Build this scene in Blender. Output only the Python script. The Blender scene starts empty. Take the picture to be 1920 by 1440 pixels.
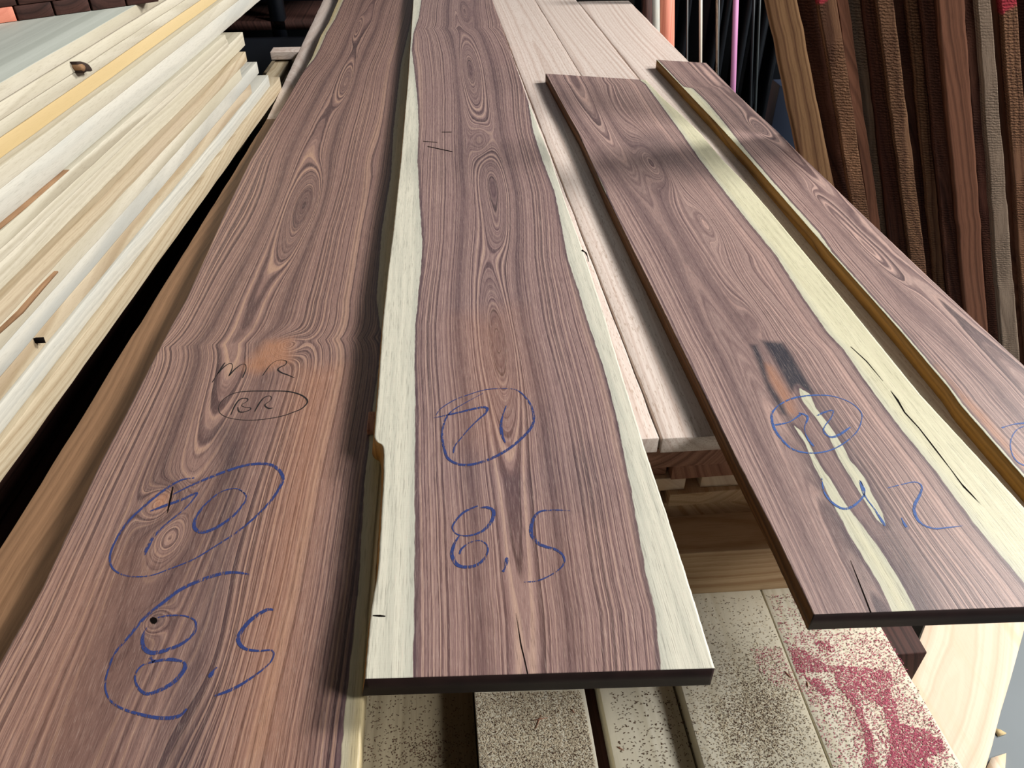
import bpy, math, random
import numpy as np
from mathutils import Vector, Matrix

random.seed(7)
RS = np.random.RandomState(11)
sc = bpy.context.scene
COL = sc.collection

# ------------------------------------------------------------------ camera
F = 1440.0                      # focal length in pixels of the 1920x1440 frame
EYE = Vector((0.0, 0.0, 1.55))
PITCH = math.radians(37.2)
YAW = math.radians(4.9)         # camera looks a little right of the boards' direction (+Y)
cam_d = bpy.data.cameras.new('camera')
cam_d.sensor_width = 36.0
cam_d.lens = 36.0 * F / 1920.0
cam_d.clip_start = 0.02
cam = bpy.data.objects.new('camera', cam_d)
COL.objects.link(cam)
cam.location = EYE
cam.rotation_euler = (math.pi / 2 - PITCH, 0.0, -YAW)
sc.camera = cam
RM = cam.rotation_euler.to_matrix()

# ------------------------------------------------------------------ light
KEY_AZ, KEY_EL = math.radians(20), math.radians(33)      # from +X turned towards +Y
w = bpy.data.worlds.new('world'); sc.world = w
w.use_nodes = True
wn = w.node_tree.nodes; wl = w.node_tree.links
bg = wn['Background']
bg.inputs['Color'].default_value = (0.92, 0.95, 1.0, 1)
bg.inputs['Strength'].default_value = 0.035


def area(name, loc, target, sx, sy, power, color):
    l = bpy.data.lights.new(name, 'AREA')
    l.shape = 'RECTANGLE'; l.size = sx; l.size_y = sy
    l.energy = power; l.color = color
    o = bpy.data.objects.new(name, l); COL.objects.link(o)
    o.location = loc
    d = Vector(target) - Vector(loc)
    o.rotation_euler = d.to_track_quat('-Z', 'Y').to_euler()
    return o


kd = Vector((math.cos(KEY_EL) * math.cos(KEY_AZ), math.cos(KEY_EL) * math.sin(KEY_AZ), math.sin(KEY_EL)))
area('doorway_light', Vector((0.3, 1.2, 0.87)) + kd * 7.0, (0.3, 1.2, 0.87), 1.4, 1.3, 640, (1.0, 0.975, 0.94))
AZ2, EL2 = math.radians(-26), math.radians(37)
kd2 = Vector((math.cos(EL2) * math.cos(AZ2), math.cos(EL2) * math.sin(AZ2), math.sin(EL2)))
area('front_door_light', Vector((0.3, 1.0, 0.87)) + kd2 * 6.0, (0.3, 1.0, 0.87), 1.6, 1.3, 330, (1.0, 0.985, 0.96))
area('added_fill_light', (0.6, 6.5, 4.6), (0.2, 1.6, 0.8), 3.0, 2.0, 16, (0.90, 0.95, 1.0))  # unseen soft fill, added from high at the back
sc.view_settings.view_transform = 'Standard'
sc.view_settings.look = 'None'
sc.view_settings.gamma = 1.0
sc.view_settings.use_curve_mapping = False
sc.view_settings.exposure = 0.0


# ------------------------------------------------------------------ helpers
def ray(px, py):
    return RM @ Vector(((px - 960.0) / F, (720.0 - py) / F, -1.0))


def at(px, py, z):
    """point of the horizontal plane z seen at this place of the photograph"""
    d = ray(px, py)
    return EYE + d * ((z - EYE.z) / d.z)


def aty(px, py, y):
    d = ray(px, py)
    return EYE + d * ((y - EYE.y) / d.y)


def crop(ox, oy, s, pts):
    return [(ox + a / s, oy + b / s) for a, b in pts]


def lin(c):
    c = c / 255.0
    return c / 12.92 if c <= 0.04045 else ((c + 0.055) / 1.055) ** 2.4


def rgb(r, g, b):
    return (lin(r), lin(g), lin(b), 1.0)


def tag(o, label=None, cat=None, group=None, kind=None):
    if label: o['label'] = label
    if cat: o['category'] = cat
    if group: o['group'] = group
    if kind: o['kind'] = kind
    return o


class Noise1:
    def __init__(self, seed, n=4096):
        self.v = np.random.RandomState(seed).uniform(-1, 1, n); self.n = n

    def __call__(self, x, octaves=2):
        x = np.asarray(x, dtype=float); out = 0.0; a = 1.0
        for k in range(octaves):
            xx = x * (2 ** k) + 137.3 * k
            i = np.floor(xx).astype(int); f = xx - i; f = f * f * (3 - 2 * f)
            out = out + a * (self.v[i % self.n] * (1 - f) + self.v[(i + 1) % self.n] * f)
            a *= 0.5
        return out


def end_dark(o, mat, ax=1, thr=-0.7):
    o.data.materials.append(mat)
    k = len(o.data.materials) - 1
    for p in o.data.polygons:
        if p.normal[ax] < thr: p.material_index = k


def mesh_obj(name, verts, faces, mat, parent=None, attrs=None, origin=None, smooth=False):
    verts = np.asarray(verts, dtype=np.float32)
    if origin is None and parent is None:
        mn = verts.min(0); mx = verts.max(0)
        origin = ((mn[0] + mx[0]) / 2, (mn[1] + mx[1]) / 2, mn[2])
    if parent is not None:
        origin = tuple(parent.location)
    verts = verts - np.array(origin, dtype=np.float32)
    me = bpy.data.meshes.new(name)
    faces = np.asarray(faces, dtype=np.int32)
    nf, k = faces.shape
    me.vertices.add(len(verts)); me.vertices.foreach_set('co', verts.ravel())
    me.loops.add(nf * k); me.loops.foreach_set('vertex_index', faces.ravel())
    me.polygons.add(nf)
    me.polygons.foreach_set('loop_start', np.arange(0, nf * k, k, dtype=np.int32))
    me.polygons.foreach_set('loop_total', np.full(nf, k, dtype=np.int32))
    me.update(calc_edges=True)
    if attrs:
        for an, av in attrs.items():
            a = me.attributes.new(an, 'FLOAT', 'POINT')
            a.data.foreach_set('value', np.asarray(av, dtype=np.float32).ravel())
    me.validate()
    me.materials.append(mat)
    o = bpy.data.objects.new(name, me); COL.objects.link(o)
    if parent is not None:
        o.parent = parent
    else:
        o.location = origin
    return o


# ------------------------------------------------------------------ materials
class NT:
    def __init__(self, name):
        self.m = bpy.data.materials.new(name); self.m.use_nodes = True
        self.t = self.m.node_tree; self.n = self.t.nodes; self.l = self.t.links
        self.bsdf = self.n['Principled BSDF']

    def node(self, typ, **kw):
        nd = self.n.new(typ)
        for k, v in kw.items():
            setattr(nd, k, v)
        return nd

    def put(self, sock, val):
        if isinstance(val, bpy.types.NodeSocket):
            self.l.new(val, sock)
        else:
            sock.default_value = val

    def math(self, op, a, b=None, c=None, clamp=False):
        nd = self.node('ShaderNodeMath', operation=op); nd.use_clamp = clamp
        self.put(nd.inputs[0], a)
        if b is not None: self.put(nd.inputs[1], b)
        if c is not None: self.put(nd.inputs[2], c)
        return nd.outputs[0]

    def attr(self, name):
        return self.node('ShaderNodeAttribute', attribute_name=name).outputs['Fac']

    def co(self, scale=(1, 1, 1), rnd=True, rot=(0, 0, 0)):
        tc = self.node('ShaderNodeTexCoord')
        mp = self.node('ShaderNodeMapping'); mp.inputs['Scale'].default_value = scale
        mp.inputs['Rotation'].default_value = rot
        self.l.new(tc.outputs['Object'], mp.inputs['Vector'])
        if rnd:
            oi = self.node('ShaderNodeObjectInfo')
            self.l.new(self.math('MULTIPLY', oi.outputs['Random'], 37.0), mp.inputs['Location'])
        return mp.outputs['Vector']

    def noise(self, vec=None, scale=1.0, detail=2.0, rough=0.5, w=None, dist=0.0):
        nd = self.node('ShaderNodeTexNoise')
        if w is not None:
            nd.noise_dimensions = '1D'; self.put(nd.inputs['W'], w)
        else:
            self.l.new(vec, nd.inputs['Vector'])
        nd.inputs['Scale'].default_value = scale
        nd.inputs['Detail'].default_value = detail
        nd.inputs['Roughness'].default_value = rough
        if dist: nd.inputs['Distortion'].default_value = dist
        return nd.outputs['Fac']

    def ramp(self, fac, stops, interp='LINEAR'):
        nd = self.node('ShaderNodeValToRGB'); cr = nd.color_ramp; cr.interpolation = interp
        while len(cr.elements) < len(stops): cr.elements.new(0.5)
        for e, (p, c) in zip(cr.elements, stops):
            e.position = p; e.color = c if len(c) == 4 else (*c, 1)
        self.put(nd.inputs['Fac'], fac)
        return nd.outputs['Color']

    def mix(self, fac, a, b, mode='MIX'):
        nd = self.node('ShaderNodeMix', data_type='RGBA', blend_type=mode)
        self.put(nd.inputs[0], fac); self.put(nd.inputs[6], a); self.put(nd.inputs[7], b)
        return nd.outputs[2]

    def smooth(self, val, lo, hi):
        nd = self.node('ShaderNodeMapRange', interpolation_type='SMOOTHSTEP')
        self.put(nd.inputs[0], val)
        nd.inputs[1].default_value = lo; nd.inputs[2].default_value = hi
        return nd.outputs[0]

    def bump(self, h, strength, dist=0.001):
        nd = self.node('ShaderNodeBump')
        nd.inputs['Strength'].default_value = strength; nd.inputs['Distance'].default_value = dist
        self.l.new(h, nd.inputs['Height'])
        self.l.new(nd.outputs['Normal'], self.bsdf.inputs['Normal'])


def rosewood(name, dark, mid, lightc, tan, saps, line=0.75, hue_freq=22.0):
    """figured two-tone hardwood: growth rings from the 'ring' attribute, sapwood from 'sap' (metres)"""
    t = NT(name)
    ring = t.attr('ring'); sap = t.attr('sap'); stain = t.attr('stain'); warm = t.attr('warm')
    n2 = t.noise(t.co((30, 6, 30), False), 1.0, 3.0)
    rj = t.math('MULTIPLY_ADD', n2, 0.0028, ring)
    fine = t.noise(w=t.math('MULTIPLY', rj, 330.0), detail=3.5, rough=0.68)
    base = t.ramp(fine, [(0.35, dark), (0.45, mid), (0.55, lightc), (0.68, tan)])
    broad = t.noise(w=t.math('MULTIPLY', rj, hue_freq), detail=2.0)
    base = t.mix(t.smooth(broad, 0.5, 0.68), base, t.mix(0.68, base, dark), 'MIX')
    base = t.mix(t.math('MULTIPLY', t.smooth(broad, 0.46, 0.3), 0.55), base, tan)
    # thin near-black contour lines
    ln = t.noise(w=t.math('MULTIPLY', rj, 95.0), detail=1.5, rough=0.4)
    lm = t.math('ABSOLUTE', t.math('SUBTRACT', ln, 0.56))
    lm = t.math('MULTIPLY', t.smooth(lm, 0.022, 0.004), line)
    brk = t.smooth(t.noise(t.co((14, 1.4, 14), False), 1.0, 1.0), 0.42, 0.55)
    base = t.mix(t.math('MULTIPLY', lm, brk), base, rgb(48, 33, 38))
    # plain patches, warm patches
    cloud = t.noise(t.co((9, 2.2, 9)), 1.0, 2.0)
    base = t.mix(t.math('MULTIPLY', t.smooth(cloud, 0.48, 0.75), 0.45), base, mid)
    base = t.mix(warm, base, t.mix(0.62, base, rgb(176, 122, 88)))
    base = t.mix(stain, base, rgb(42, 40, 50))  # this mask also holds a painted cast shadow
    # sapwood
    jn = t.noise(t.co((260, 45, 260), False), 1.0, 3.0)
    sd = t.math('ADD', sap, t.math('MULTIPLY', t.math('SUBTRACT', jn, 0.5), 0.0035))
    sm = t.smooth(sd, -0.0006, 0.0008)
    rim = t.math('MULTIPLY', t.smooth(sd, -0.008, -0.0015), 0.75)
    base = t.mix(rim, base, rgb(74, 56, 64))
    s1 = t.noise(t.co((170, 4, 170)), 1.0, 3.0)
    sapc = t.ramp(s1, [(0.3, saps[1]), (0.62, saps[0])])
    sapc = t.mix(t.smooth(sd, 0.016, 0.001), sapc, t.mix(0.45, sapc, rgb(170, 172, 160)))
    base = t.mix(sm, base, sapc)
    # pores and saw texture
    fib = t.noise(t.co((900, 26, 900)), 1.0, 3.0, 0.7)
    base = t.mix(t.math('MULTIPLY', t.smooth(fib, 0.52, 0.74), 0.34), base, t.mix(0.6, base, rgb(205, 180, 165)))
    base = t.mix(t.math('MULTIPLY', t.smooth(fib, 0.47, 0.33), 0.55), base, t.mix(0.6, base, rgb(52, 36, 36)))
    por = t.noise(t.co((1500, 60, 1500)), 1.0, 2.0, 0.6)
    base = t.mix(t.math('MULTIPLY', t.smooth(por, 0.58, 0.68), t.math('MULTIPLY_ADD', sm, -0.38, 0.5)), base, t.mix(0.65, base, rgb(44, 30, 32)))
    base = t.mix(t.math('MULTIPLY', t.smooth(por, 0.40, 0.30), 0.35), base, t.mix(0.5, base, rgb(224, 200, 186)))
    saw = t.noise(t.co((3, 420, 3)), 1.0, 1.0)
    t.put(t.bsdf.inputs['Base Color'], base)
    rr = t.math('MULTIPLY_ADD', fib, 0.14, 0.40)
    t.put(t.bsdf.inputs['Roughness'], rr)
    t.bsdf.inputs['Specular IOR Level'].default_value = 0.42
    t.bump(t.math('ADD', fib, t.math('MULTIPLY', saw, 0.5)), 0.35, 0.0006)
    return t.m


def plainwood(name, dark, light, freq=160.0, fibre=0.3, rough=0.6, spec=0.3, var=0.12, blotch=None, blot=0.4,
              rough_saw=0.0, paint=None, fleck=None):
    t = NT(name)
    ring = t.attr('ring')
    n2 = t.noise(t.co((30, 5, 30)), 1.0, 3.0)
    rj = t.math('MULTIPLY_ADD', n2, 0.004, ring)
    fine = t.noise(w=t.math('MULTIPLY', rj, freq), detail=2.5, rough=0.55)
    base = t.ramp(fine, [(0.32, dark), (0.60, light)])
    fib = t.noise(t.co((700, 22, 700)), 1.0, 3.0, 0.7)
    base = t.mix(t.math('MULTIPLY', t.smooth(fib, 0.50, 0.32), fibre), base, t.mix(0.7, base, dark, 'MULTIPLY'))
    if blotch:
        bn = t.noise(t.co((16, 1.6, 16)), 1.0, 3.0)
        base = t.mix(t.math('MULTIPLY', t.smooth(bn, 0.48, 0.66), blot), base, blotch)
    if fleck:
        fk = t.noise(t.co((520, 70, 520)), 1.0, 1.0)
        base = t.mix(t.math('MULTIPLY', t.smooth(fk, 0.60, 0.68), 0.45), base, fleck)
    oi = t.node('ShaderNodeObjectInfo')
    hs = t.node('ShaderNodeHueSaturation')
    t.put(hs.inputs['Value'], t.math('MULTIPLY_ADD', oi.outputs['Random'], 2 * var, 1.0 - var))
    t.put(hs.inputs['Color'], base)
    base = hs.outputs['Color']
    hb = t.math('MULTIPLY', fib, 1.0)
    if rough_saw:
        wv = t.node('ShaderNodeTexWave', wave_type='BANDS', bands_direction='Y')
        t.l.new(t.co((1, 1, 1), False, (0.0, 0.35, 0.5)), wv.inputs['Vector'])
        wv.inputs['Scale'].default_value = 46.0; wv.inputs['Distortion'].default_value = 5.0
        wv.inputs['Detail'].default_value = 2.0; wv.inputs['Detail Scale'].default_value = 2.5
        wf = wv.outputs['Fac']
        mask = t.math('MULTIPLY', t.smooth(t.noise(t.co((10, 5, 10)), 1.0, 2.0), 0.36, 0.58), 1.0)
        hb = t.math('ADD', hb, t.math('MULTIPLY', t.math('MULTIPLY', wf, mask), 6.0 * rough_saw))
        base = t.mix(t.math('MULTIPLY', t.math('MULTIPLY', t.smooth(wf, 0.35, 0.0), mask), 0.55), base,
                     t.mix(0.8, base, rgb(60, 36, 28), 'MULTIPLY'))
    if paint:
        tc = t.node('ShaderNodeTexCoord'); sx = t.node('ShaderNodeSeparateXYZ')
        t.l.new(tc.outputs['Object'], sx.inputs[0])
        pn = t.noise(t.co((40, 14, 40)), 1.0, 3.0)
        pm = t.smooth(t.math('ADD', sx.outputs[1], t.math('MULTIPLY', pn, 0.05)), paint[0], paint[0] + 0.012)
        base = t.mix(pm, base, paint[1])
    t.put(t.bsdf.inputs['Base Color'], base)
    t.bsdf.inputs['Roughness'].default_value = rough
    t.bsdf.inputs['Specular IOR Level'].default_value = spec
    t.bump(hb, 0.5 if rough_saw else 0.22, 0.003 if rough_saw else 0.0005)
    return t.m


def flat(name, col, rough=0.7, spec=0.3, var=0.0, nscale=8.0, metal=0.0):
    t = NT(name)
    n = t.noise(t.co((1, 1, 1)), nscale, 4.0)
    c2 = tuple(min(1, v * (1 + var)) for v in col[:3]) + (1,)
    c1 = tuple(v * (1 - var) for v in col[:3]) + (1,)
    t.put(t.bsdf.inputs['Base Color'], t.ramp(n, [(0.3, c1), (0.7, c2)]))
    t.bsdf.inputs['Roughness'].default_value = rough
    t.bsdf.inputs['Specular IOR Level'].default_value = spec
    t.bsdf.inputs['Metallic'].default_value = metal
    return t.m


def crayon(name, col, lo, hi):
    t = NT(name)
    n = t.noise(t.co((900, 90, 900), False), 1.0, 3.0, 0.65)
    n3 = t.noise(t.co((160, 160, 160), False), 1.0, 2.0)
    v = t.math('MULTIPLY_ADD', n3, 0.5, n)
    t.put(t.bsdf.inputs['Base Color'], col)
    t.bsdf.inputs['Roughness'].default_value = 0.6
    t.put(t.bsdf.inputs['Alpha'], t.smooth(v, lo, hi))
    return t.m


ROSE = rosewood('figured_rosewood', rgb(92, 70, 72), rgb(128, 101, 99), rgb(152, 125, 119), rgb(176, 146, 132),
                (rgb(214, 210, 192), rgb(192, 190, 174)))
ROSE_WARM = rosewood('figured_rosewood_warm', rgb(84, 62, 61), rgb(122, 94, 88), rgb(148, 117, 107), rgb(172, 138, 118),
                     (rgb(186, 170, 130), rgb(166, 150, 114)))
ROSE_PINK = rosewood('figured_rosewood_pink', rgb(100, 78, 78), rgb(136, 110, 105), rgb(160, 134, 126),
                     rgb(192, 158, 146), (rgb(210, 205, 174), rgb(194, 189, 158)), line=0.6)
BEECH = plainwood('pink_beige_beech', rgb(198, 178, 166), rgb(220, 206, 196), 110, 0.4, 0.42, 0.45, 0.03, fleck=rgb(150, 118, 92))
BEECH_SHADE = plainwood('beech_painted_shade', rgb(112, 82, 58), rgb(142, 108, 80), 90, 0.35, 0.5, 0.3, 0.03)  # beech darkened to carry the shade beside the left slab
POP_W = plainwood('cream_poplar', rgb(168, 160, 140), rgb(194, 188, 170), 110, 0.35, 0.6, 0.25, 0.04, rgb(184, 178, 156), 0.5)
POP_Y = plainwood('yellow_poplar', rgb(184, 160, 114), rgb(196, 174, 130), 60, 0.12, 0.6, 0.25, 0.02)
POP_G = plainwood('grey_white_poplar', rgb(170, 168, 158), rgb(192, 189, 177), 110, 0.35, 0.55, 0.3, 0.03, rgb(172, 174, 168), 0.6)
POP_T = plainwood('tan_poplar', rgb(158, 140, 112), rgb(186, 172, 146), 110, 0.35, 0.6, 0.25, 0.03, rgb(172, 156, 134), 0.5)
POP_TOP = plainwood('weathered_grey_poplar', rgb(176, 180, 170), rgb(190, 194, 184), 50, 0.15, 0.6, 0.2, 0.02, rgb(170, 176, 164), 0.3)
PALE = plainwood('pale_dusty_pine', rgb(206, 198, 174), rgb(224, 218, 198), 60, 0.15, 0.65, 0.25, 0.03, rgb(198, 190, 168), 0.4)
PALE_B = plainwood('pale_brown_timber', rgb(186, 152, 116), rgb(214, 186, 150), 90, 0.4, 0.7, 0.2, 0.06, rgb(190, 164, 134), 0.4)
RED_B = plainwood('reddish_brown_board', rgb(124, 84, 66), rgb(162, 116, 94), 120, 0.4, 0.6, 0.25, 0.08)
MAPLE = plainwood('pale_maple', rgb(214, 190, 164), rgb(230, 210, 186), 70, 0.2, 0.6, 0.25, 0.02, rgb(222, 184, 138), 0.5)
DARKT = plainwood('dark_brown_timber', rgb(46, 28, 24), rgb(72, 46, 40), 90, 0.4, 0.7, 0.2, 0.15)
SALMON = plainwood('salmon_board', rgb(206, 122, 100), rgb(222, 142, 118), 60, 0.2, 0.6, 0.25, 0.02)
LTAN = plainwood('tan_sawn_lumber', rgb(98, 68, 48), rgb(144, 110, 78), 90, 0.4, 0.8, 0.15, 0.03)
LROUGH = plainwood('rough_brown_lumber', rgb(88, 60, 46), rgb(140, 104, 78), 110, 0.5, 0.85, 0.1, 0.12, rgb(120, 84, 66), 0.5, 1.0)
LDARK = plainwood('dark_red_lumber', rgb(66, 42, 36), rgb(104, 68, 54), 110, 0.5, 0.8, 0.12, 0.10, rgb(84, 48, 42), 0.5, 0.35)
LRED = plainwood('smooth_red_lumber', rgb(88, 56, 42), rgb(126, 84, 64), 100, 0.4, 0.7, 0.15, 0.06)
LGREY = plainwood('weathered_grey_lumber', rgb(116, 98, 84), rgb(152, 132, 114), 140, 0.5, 0.85, 0.1, 0.03, rgb(140, 118, 100), 0.4, 0.25)
NAVY = flat('navy_black_paint', rgb(8, 12, 20), 0.45, 0.4, 0.2)
BLUE = flat('dark_blue_paint', rgb(20, 32, 52), 0.5, 0.4, 0.15)
STEEL = flat('dull_steel', rgb(110, 112, 112), 0.5, 0.5, 0.1, metal=0.4)
WHITE = flat('off_white_strip', rgb(232, 222, 206), 0.6, 0.3, 0.03)
PINK = flat('pink_strip', rgb(200, 136, 180), 0.6, 0.3, 0.05)
FLOOR = flat('grey_concrete', rgb(112, 120, 124), 0.6, 0.35, 0.06, 3.0)
WALLM = flat('dark_wall', rgb(24, 22, 20), 0.9, 0.1, 0.1, 1.0)
BLUEC = crayon('blue_wax_crayon', rgb(44, 84, 150), 0.56, 0.76)
BLUED = crayon('dark_blue_wax_crayon', rgb(40, 56, 112), 0.60, 0.76)
PEN = crayon('black_pen', rgb(20, 14, 18), 0.20, 0.40)
BLACK = flat('black_void', rgb(14, 9, 8), 0.9, 0.05)


# ------------------------------------------------------------------ board builders
def lerp_line(pts):
    """polyline of world points -> x as a function of y, extended straight at both ends"""
    p = sorted([(v.y, v.x) for v in pts])
    ys = np.array([a for a, b in p]); xs = np.array([b for a, b in p])
    k = max(1, len(p) // 4)
    s0 = (xs[k] - xs[0]) / (ys[k] - ys[0]); s1 = (xs[-1] - xs[-1 - k]) / (ys[-1] - ys[-1 - k])
    ys = np.concatenate([[ys[0] - 3], ys, [ys[-1] + 4]])
    xs = np.concatenate([[xs[0] - 3 * s0], xs, [xs[-1] + 4 * s1]])
    return lambda y: np.interp(y, ys, xs)


def poly_sd(px, py, poly):
    """signed distance, positive inside"""
    P = np.array(poly); n = len(P)
    d = np.full(px.shape, 1e9); inside = np.zeros(px.shape, bool)
    for i in range(n):
        a = P[i]; b = P[(i + 1) % n]; e = b - a
        wx = px - a[0]; wy = py - a[1]
        tt = np.clip((wx * e[0] + wy * e[1]) / (e @ e + 1e-12), 0, 1)
        d = np.minimum(d, np.hypot(wx - tt * e[0], wy - tt * e[1]))
        c = ((a[1] > py) != (b[1] > py)) & (px < (b[0] - a[0]) * (py - a[1]) / (b[1] - a[1] + 1e-12) + a[0])
        inside ^= c
    return np.where(inside, d, -d)


def slab(name, z, th, left, right, front, back, hl, hr, bumps, mat, seed, nu=110, nv=460,
         sappolys=(), stains_shadows=(), warms=(), kinks=(), bevel=0.0, depth=0.05, pith=0.5, minsap=0.0, dvar=.45):
    """left/right: photograph polylines of the long top edges; front/back: y of the left and right end corners"""
    L = lerp_line([at(a, b, z) for a, b in left]); R = lerp_line([at(a, b, z) for a, b in right])
    HL = lerp_line([at(a, b, z) for a, b in hl]) if hl else (lambda y: L(y) - 0.05)
    HR = lerp_line([at(a, b, z) for a, b in hr]) if hr else (lambda y: R(y) + 0.05)
    N = Noise1(seed); N2 = Noise1(seed + 1)
    u = np.linspace(0, 1, nu + 1)
    q = np.linspace(0, 1, nv + 1)
    U, V = np.meshgrid(u, q)
    Yl = front[0] + (front[1] - front[0]) * U
    Yb = back[0] + (back[1] - back[0]) * U
    Y = Yl + (Yb - Yl) * (V ** 1.25)
    l = L(Y) + 0.00022 * N(Y * 160, 3); r = R(Y) + 0.00022 * N2(Y * 150, 3)
    X = l + (r - l) * U
    verts = []; ring = []
    a = HL(Y); b = HR(Y)
    if minsap: a = np.maximum(a, l + minsap)
    un = (X - a) / (b - a)
    Wm = float(np.mean(b - a))

    def field(Xs, zoff):
        c = pith + 0.06 * N(Y * 0.9 + 5)
        s = (un - c) * Wm
        for (kx, ky, amp, wy) in kinks:
            p = at(kx, ky, z)
            s = s + amp * np.exp(-np.abs(Y - p.y) / wy)
        D = depth * (1 + dvar * N2(Y * 0.8 + 3, 1)) + zoff
        rr = np.sqrt(s * s + D * D)
        rr = rr + 0.002 * N(Y * 3 + 12 * s, 1)
        for (bx, by, aw, bh, amp) in bumps:
            p = at(bx, by, z)
            rr = rr + amp * np.exp(-((Xs - p.x) / aw) ** 2 - ((Y - p.y) / bh) ** 2)
        return rr
    ring_top = field(X, 0.0); ring_bot = field(X, th)
    sapd = np.maximum(a - X, X - b)
    for pl in sappolys:
        pw = [at(i, j, z) for i, j in pl]
        sapd = np.maximum(sapd, poly_sd(X, Y, [(v.x, v.y) for v in pw]))
    st = np.zeros_like(X)
    for pl, soft, amt in stains_shadows:
        pw = [at(i, j, z) for i, j in pl]
        s_ = poly_sd(X, Y, [(v.x, v.y) for v in pw])
        st = np.maximum(st, amt * np.clip(s_ / soft * 0.5 + 0.5, 0, 1))
    wm = np.zeros_like(X)
    for pl, soft, amt in warms:
        pw = [at(i, j, z) for i, j in pl]
        s_ = poly_sd(X, Y, [(v.x, v.y) for v in pw])
        wm = np.maximum(wm, amt * np.clip(s_ / soft * 0.5 + 0.5, 0, 1))
    top = np.stack([X, Y, np.full_like(X, z)], -1)
    Xb = X.copy(); Xb[:, 0] -= bevel
    bot = np.stack([Xb, Y, np.full_like(X, z - th)], -1)
    V_ = np.concatenate([top.reshape(-1, 3), bot.reshape(-1, 3)])
    n = (nu + 1) * (nv + 1)
    idx = np.arange(n).reshape(nv + 1, nu + 1)
    A = idx[:-1, :-1].ravel(); B = idx[:-1, 1:].ravel(); C = idx[1:, 1:].ravel(); D_ = idx[1:, :-1].ravel()
    f = [np.stack([A, B, C, D_], 1), np.stack([A + n, D_ + n, C + n, B + n], 1)]
    e0 = idx[0, :]; f.append(np.stack([e0[:-1], e0[:-1] + n, e0[1:] + n, e0[1:]], 1))
    e1 = idx[-1, :]; f.append(np.stack([e1[1:], e1[1:] + n, e1[:-1] + n, e1[:-1]], 1))
    s0 = idx[:, 0]; f.append(np.stack([s0[1:], s0[1:] + n, s0[:-1] + n, s0[:-1]], 1))
    s1 = idx[:, -1]; f.append(np.stack([s1[:-1], s1[:-1] + n, s1[1:] + n, s1[1:]], 1))
    F_ = np.concatenate(f)
    at_ = {'ring': np.concatenate([ring_top.ravel(), ring_bot.ravel()]),
           'sap': np.concatenate([sapd.ravel(), sapd.ravel()]),
           'stain': np.concatenate([st.ravel(), np.zeros(n)]),
           'warm': np.concatenate([wm.ravel(), wm.ravel()])}
    return mesh_obj(name, V_, F_, mat, attrs=at_)


def board(name, quad, z0, z1, mat, seed, nu=8, nv=36, wob=0.0008, frame=None, nick=None):
    """quad: near-left, near-right, far-right, far-left (x, y); optional frame = 4x4 matrix for leaning boards"""
    N = Noise1(seed); rs = np.random.RandomState(seed)
    u = np.linspace(0, 1, nu + 1); v = np.linspace(0, 1, nv + 1)
    U, V = np.meshgrid(u, v)
    q = [np.array((p[0], p[1])) for p in quad]
    P = (q[0][None, None] * ((1 - U) * (1 - V))[..., None] + q[1][None, None] * (U * (1 - V))[..., None]
         + q[2][None, None] * (U * V)[..., None] + q[3][None, None] * ((1 - U) * V)[..., None])
    X = P[..., 0]; Y = P[..., 1]
    X = X + wob * N(Y * 18 + 4) * 1.0
    wd = np.linalg.norm(q[1] - q[0])
    pc = rs.uniform(-0.2, 1.2) * wd; dp = rs.uniform(0.02, 0.08)
    s = U * wd - pc + 0.02 * N(V * 2.3)
    verts = []; rings = []
    for zz in (z1, z0):
        D = dp * (1 + 0.4 * N(V * 2.1 + 9)) + (z1 - zz)
        rings.append(np.sqrt(s * s + D * D) + 0.003 * N(V * 5 + 8 * s))
        verts.append(np.stack([X, Y, np.full_like(X, zz)], -1).reshape(-1, 3))
    V_ = np.concatenate(verts)
    n = (nu + 1) * (nv + 1)
    idx = np.arange(n).reshape(nv + 1, nu + 1)
    A = idx[:-1, :-1].ravel(); B = idx[:-1, 1:].ravel(); C = idx[1:, 1:].ravel(); D_ = idx[1:, :-1].ravel()
    f = [np.stack([A, B, C, D_], 1), np.stack([A + n, D_ + n, C + n, B + n], 1)]
    e0 = idx[0, :]; f.append(np.stack([e0[:-1], e0[:-1] + n, e0[1:] + n, e0[1:]], 1))
    e1 = idx[-1, :]; f.append(np.stack([e1[1:], e1[1:] + n, e1[:-1] + n, e1[:-1]], 1))
    s0 = idx[:, 0]; f.append(np.stack([s0[1:], s0[1:] + n, s0[:-1] + n, s0[:-1]], 1))
    s1 = idx[:, -1]; f.append(np.stack([s1[:-1], s1[:-1] + n, s1[1:] + n, s1[1:]], 1))
    o = mesh_obj(name, V_, np.concatenate(f), mat, attrs={'ring': np.concatenate([r.ravel() for r in rings])},
                 origin=(0, 0, 0) if frame is not None else None)
    if frame is not None:
        o.matrix_world = frame
    else:
        bv = o.modifiers.new('bevel', 'BEVEL'); bv.width = 0.0012; bv.segments = 2; bv.limit_method = 'ANGLE'
        bv.angle_limit = math.radians(50)
    return o


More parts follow.
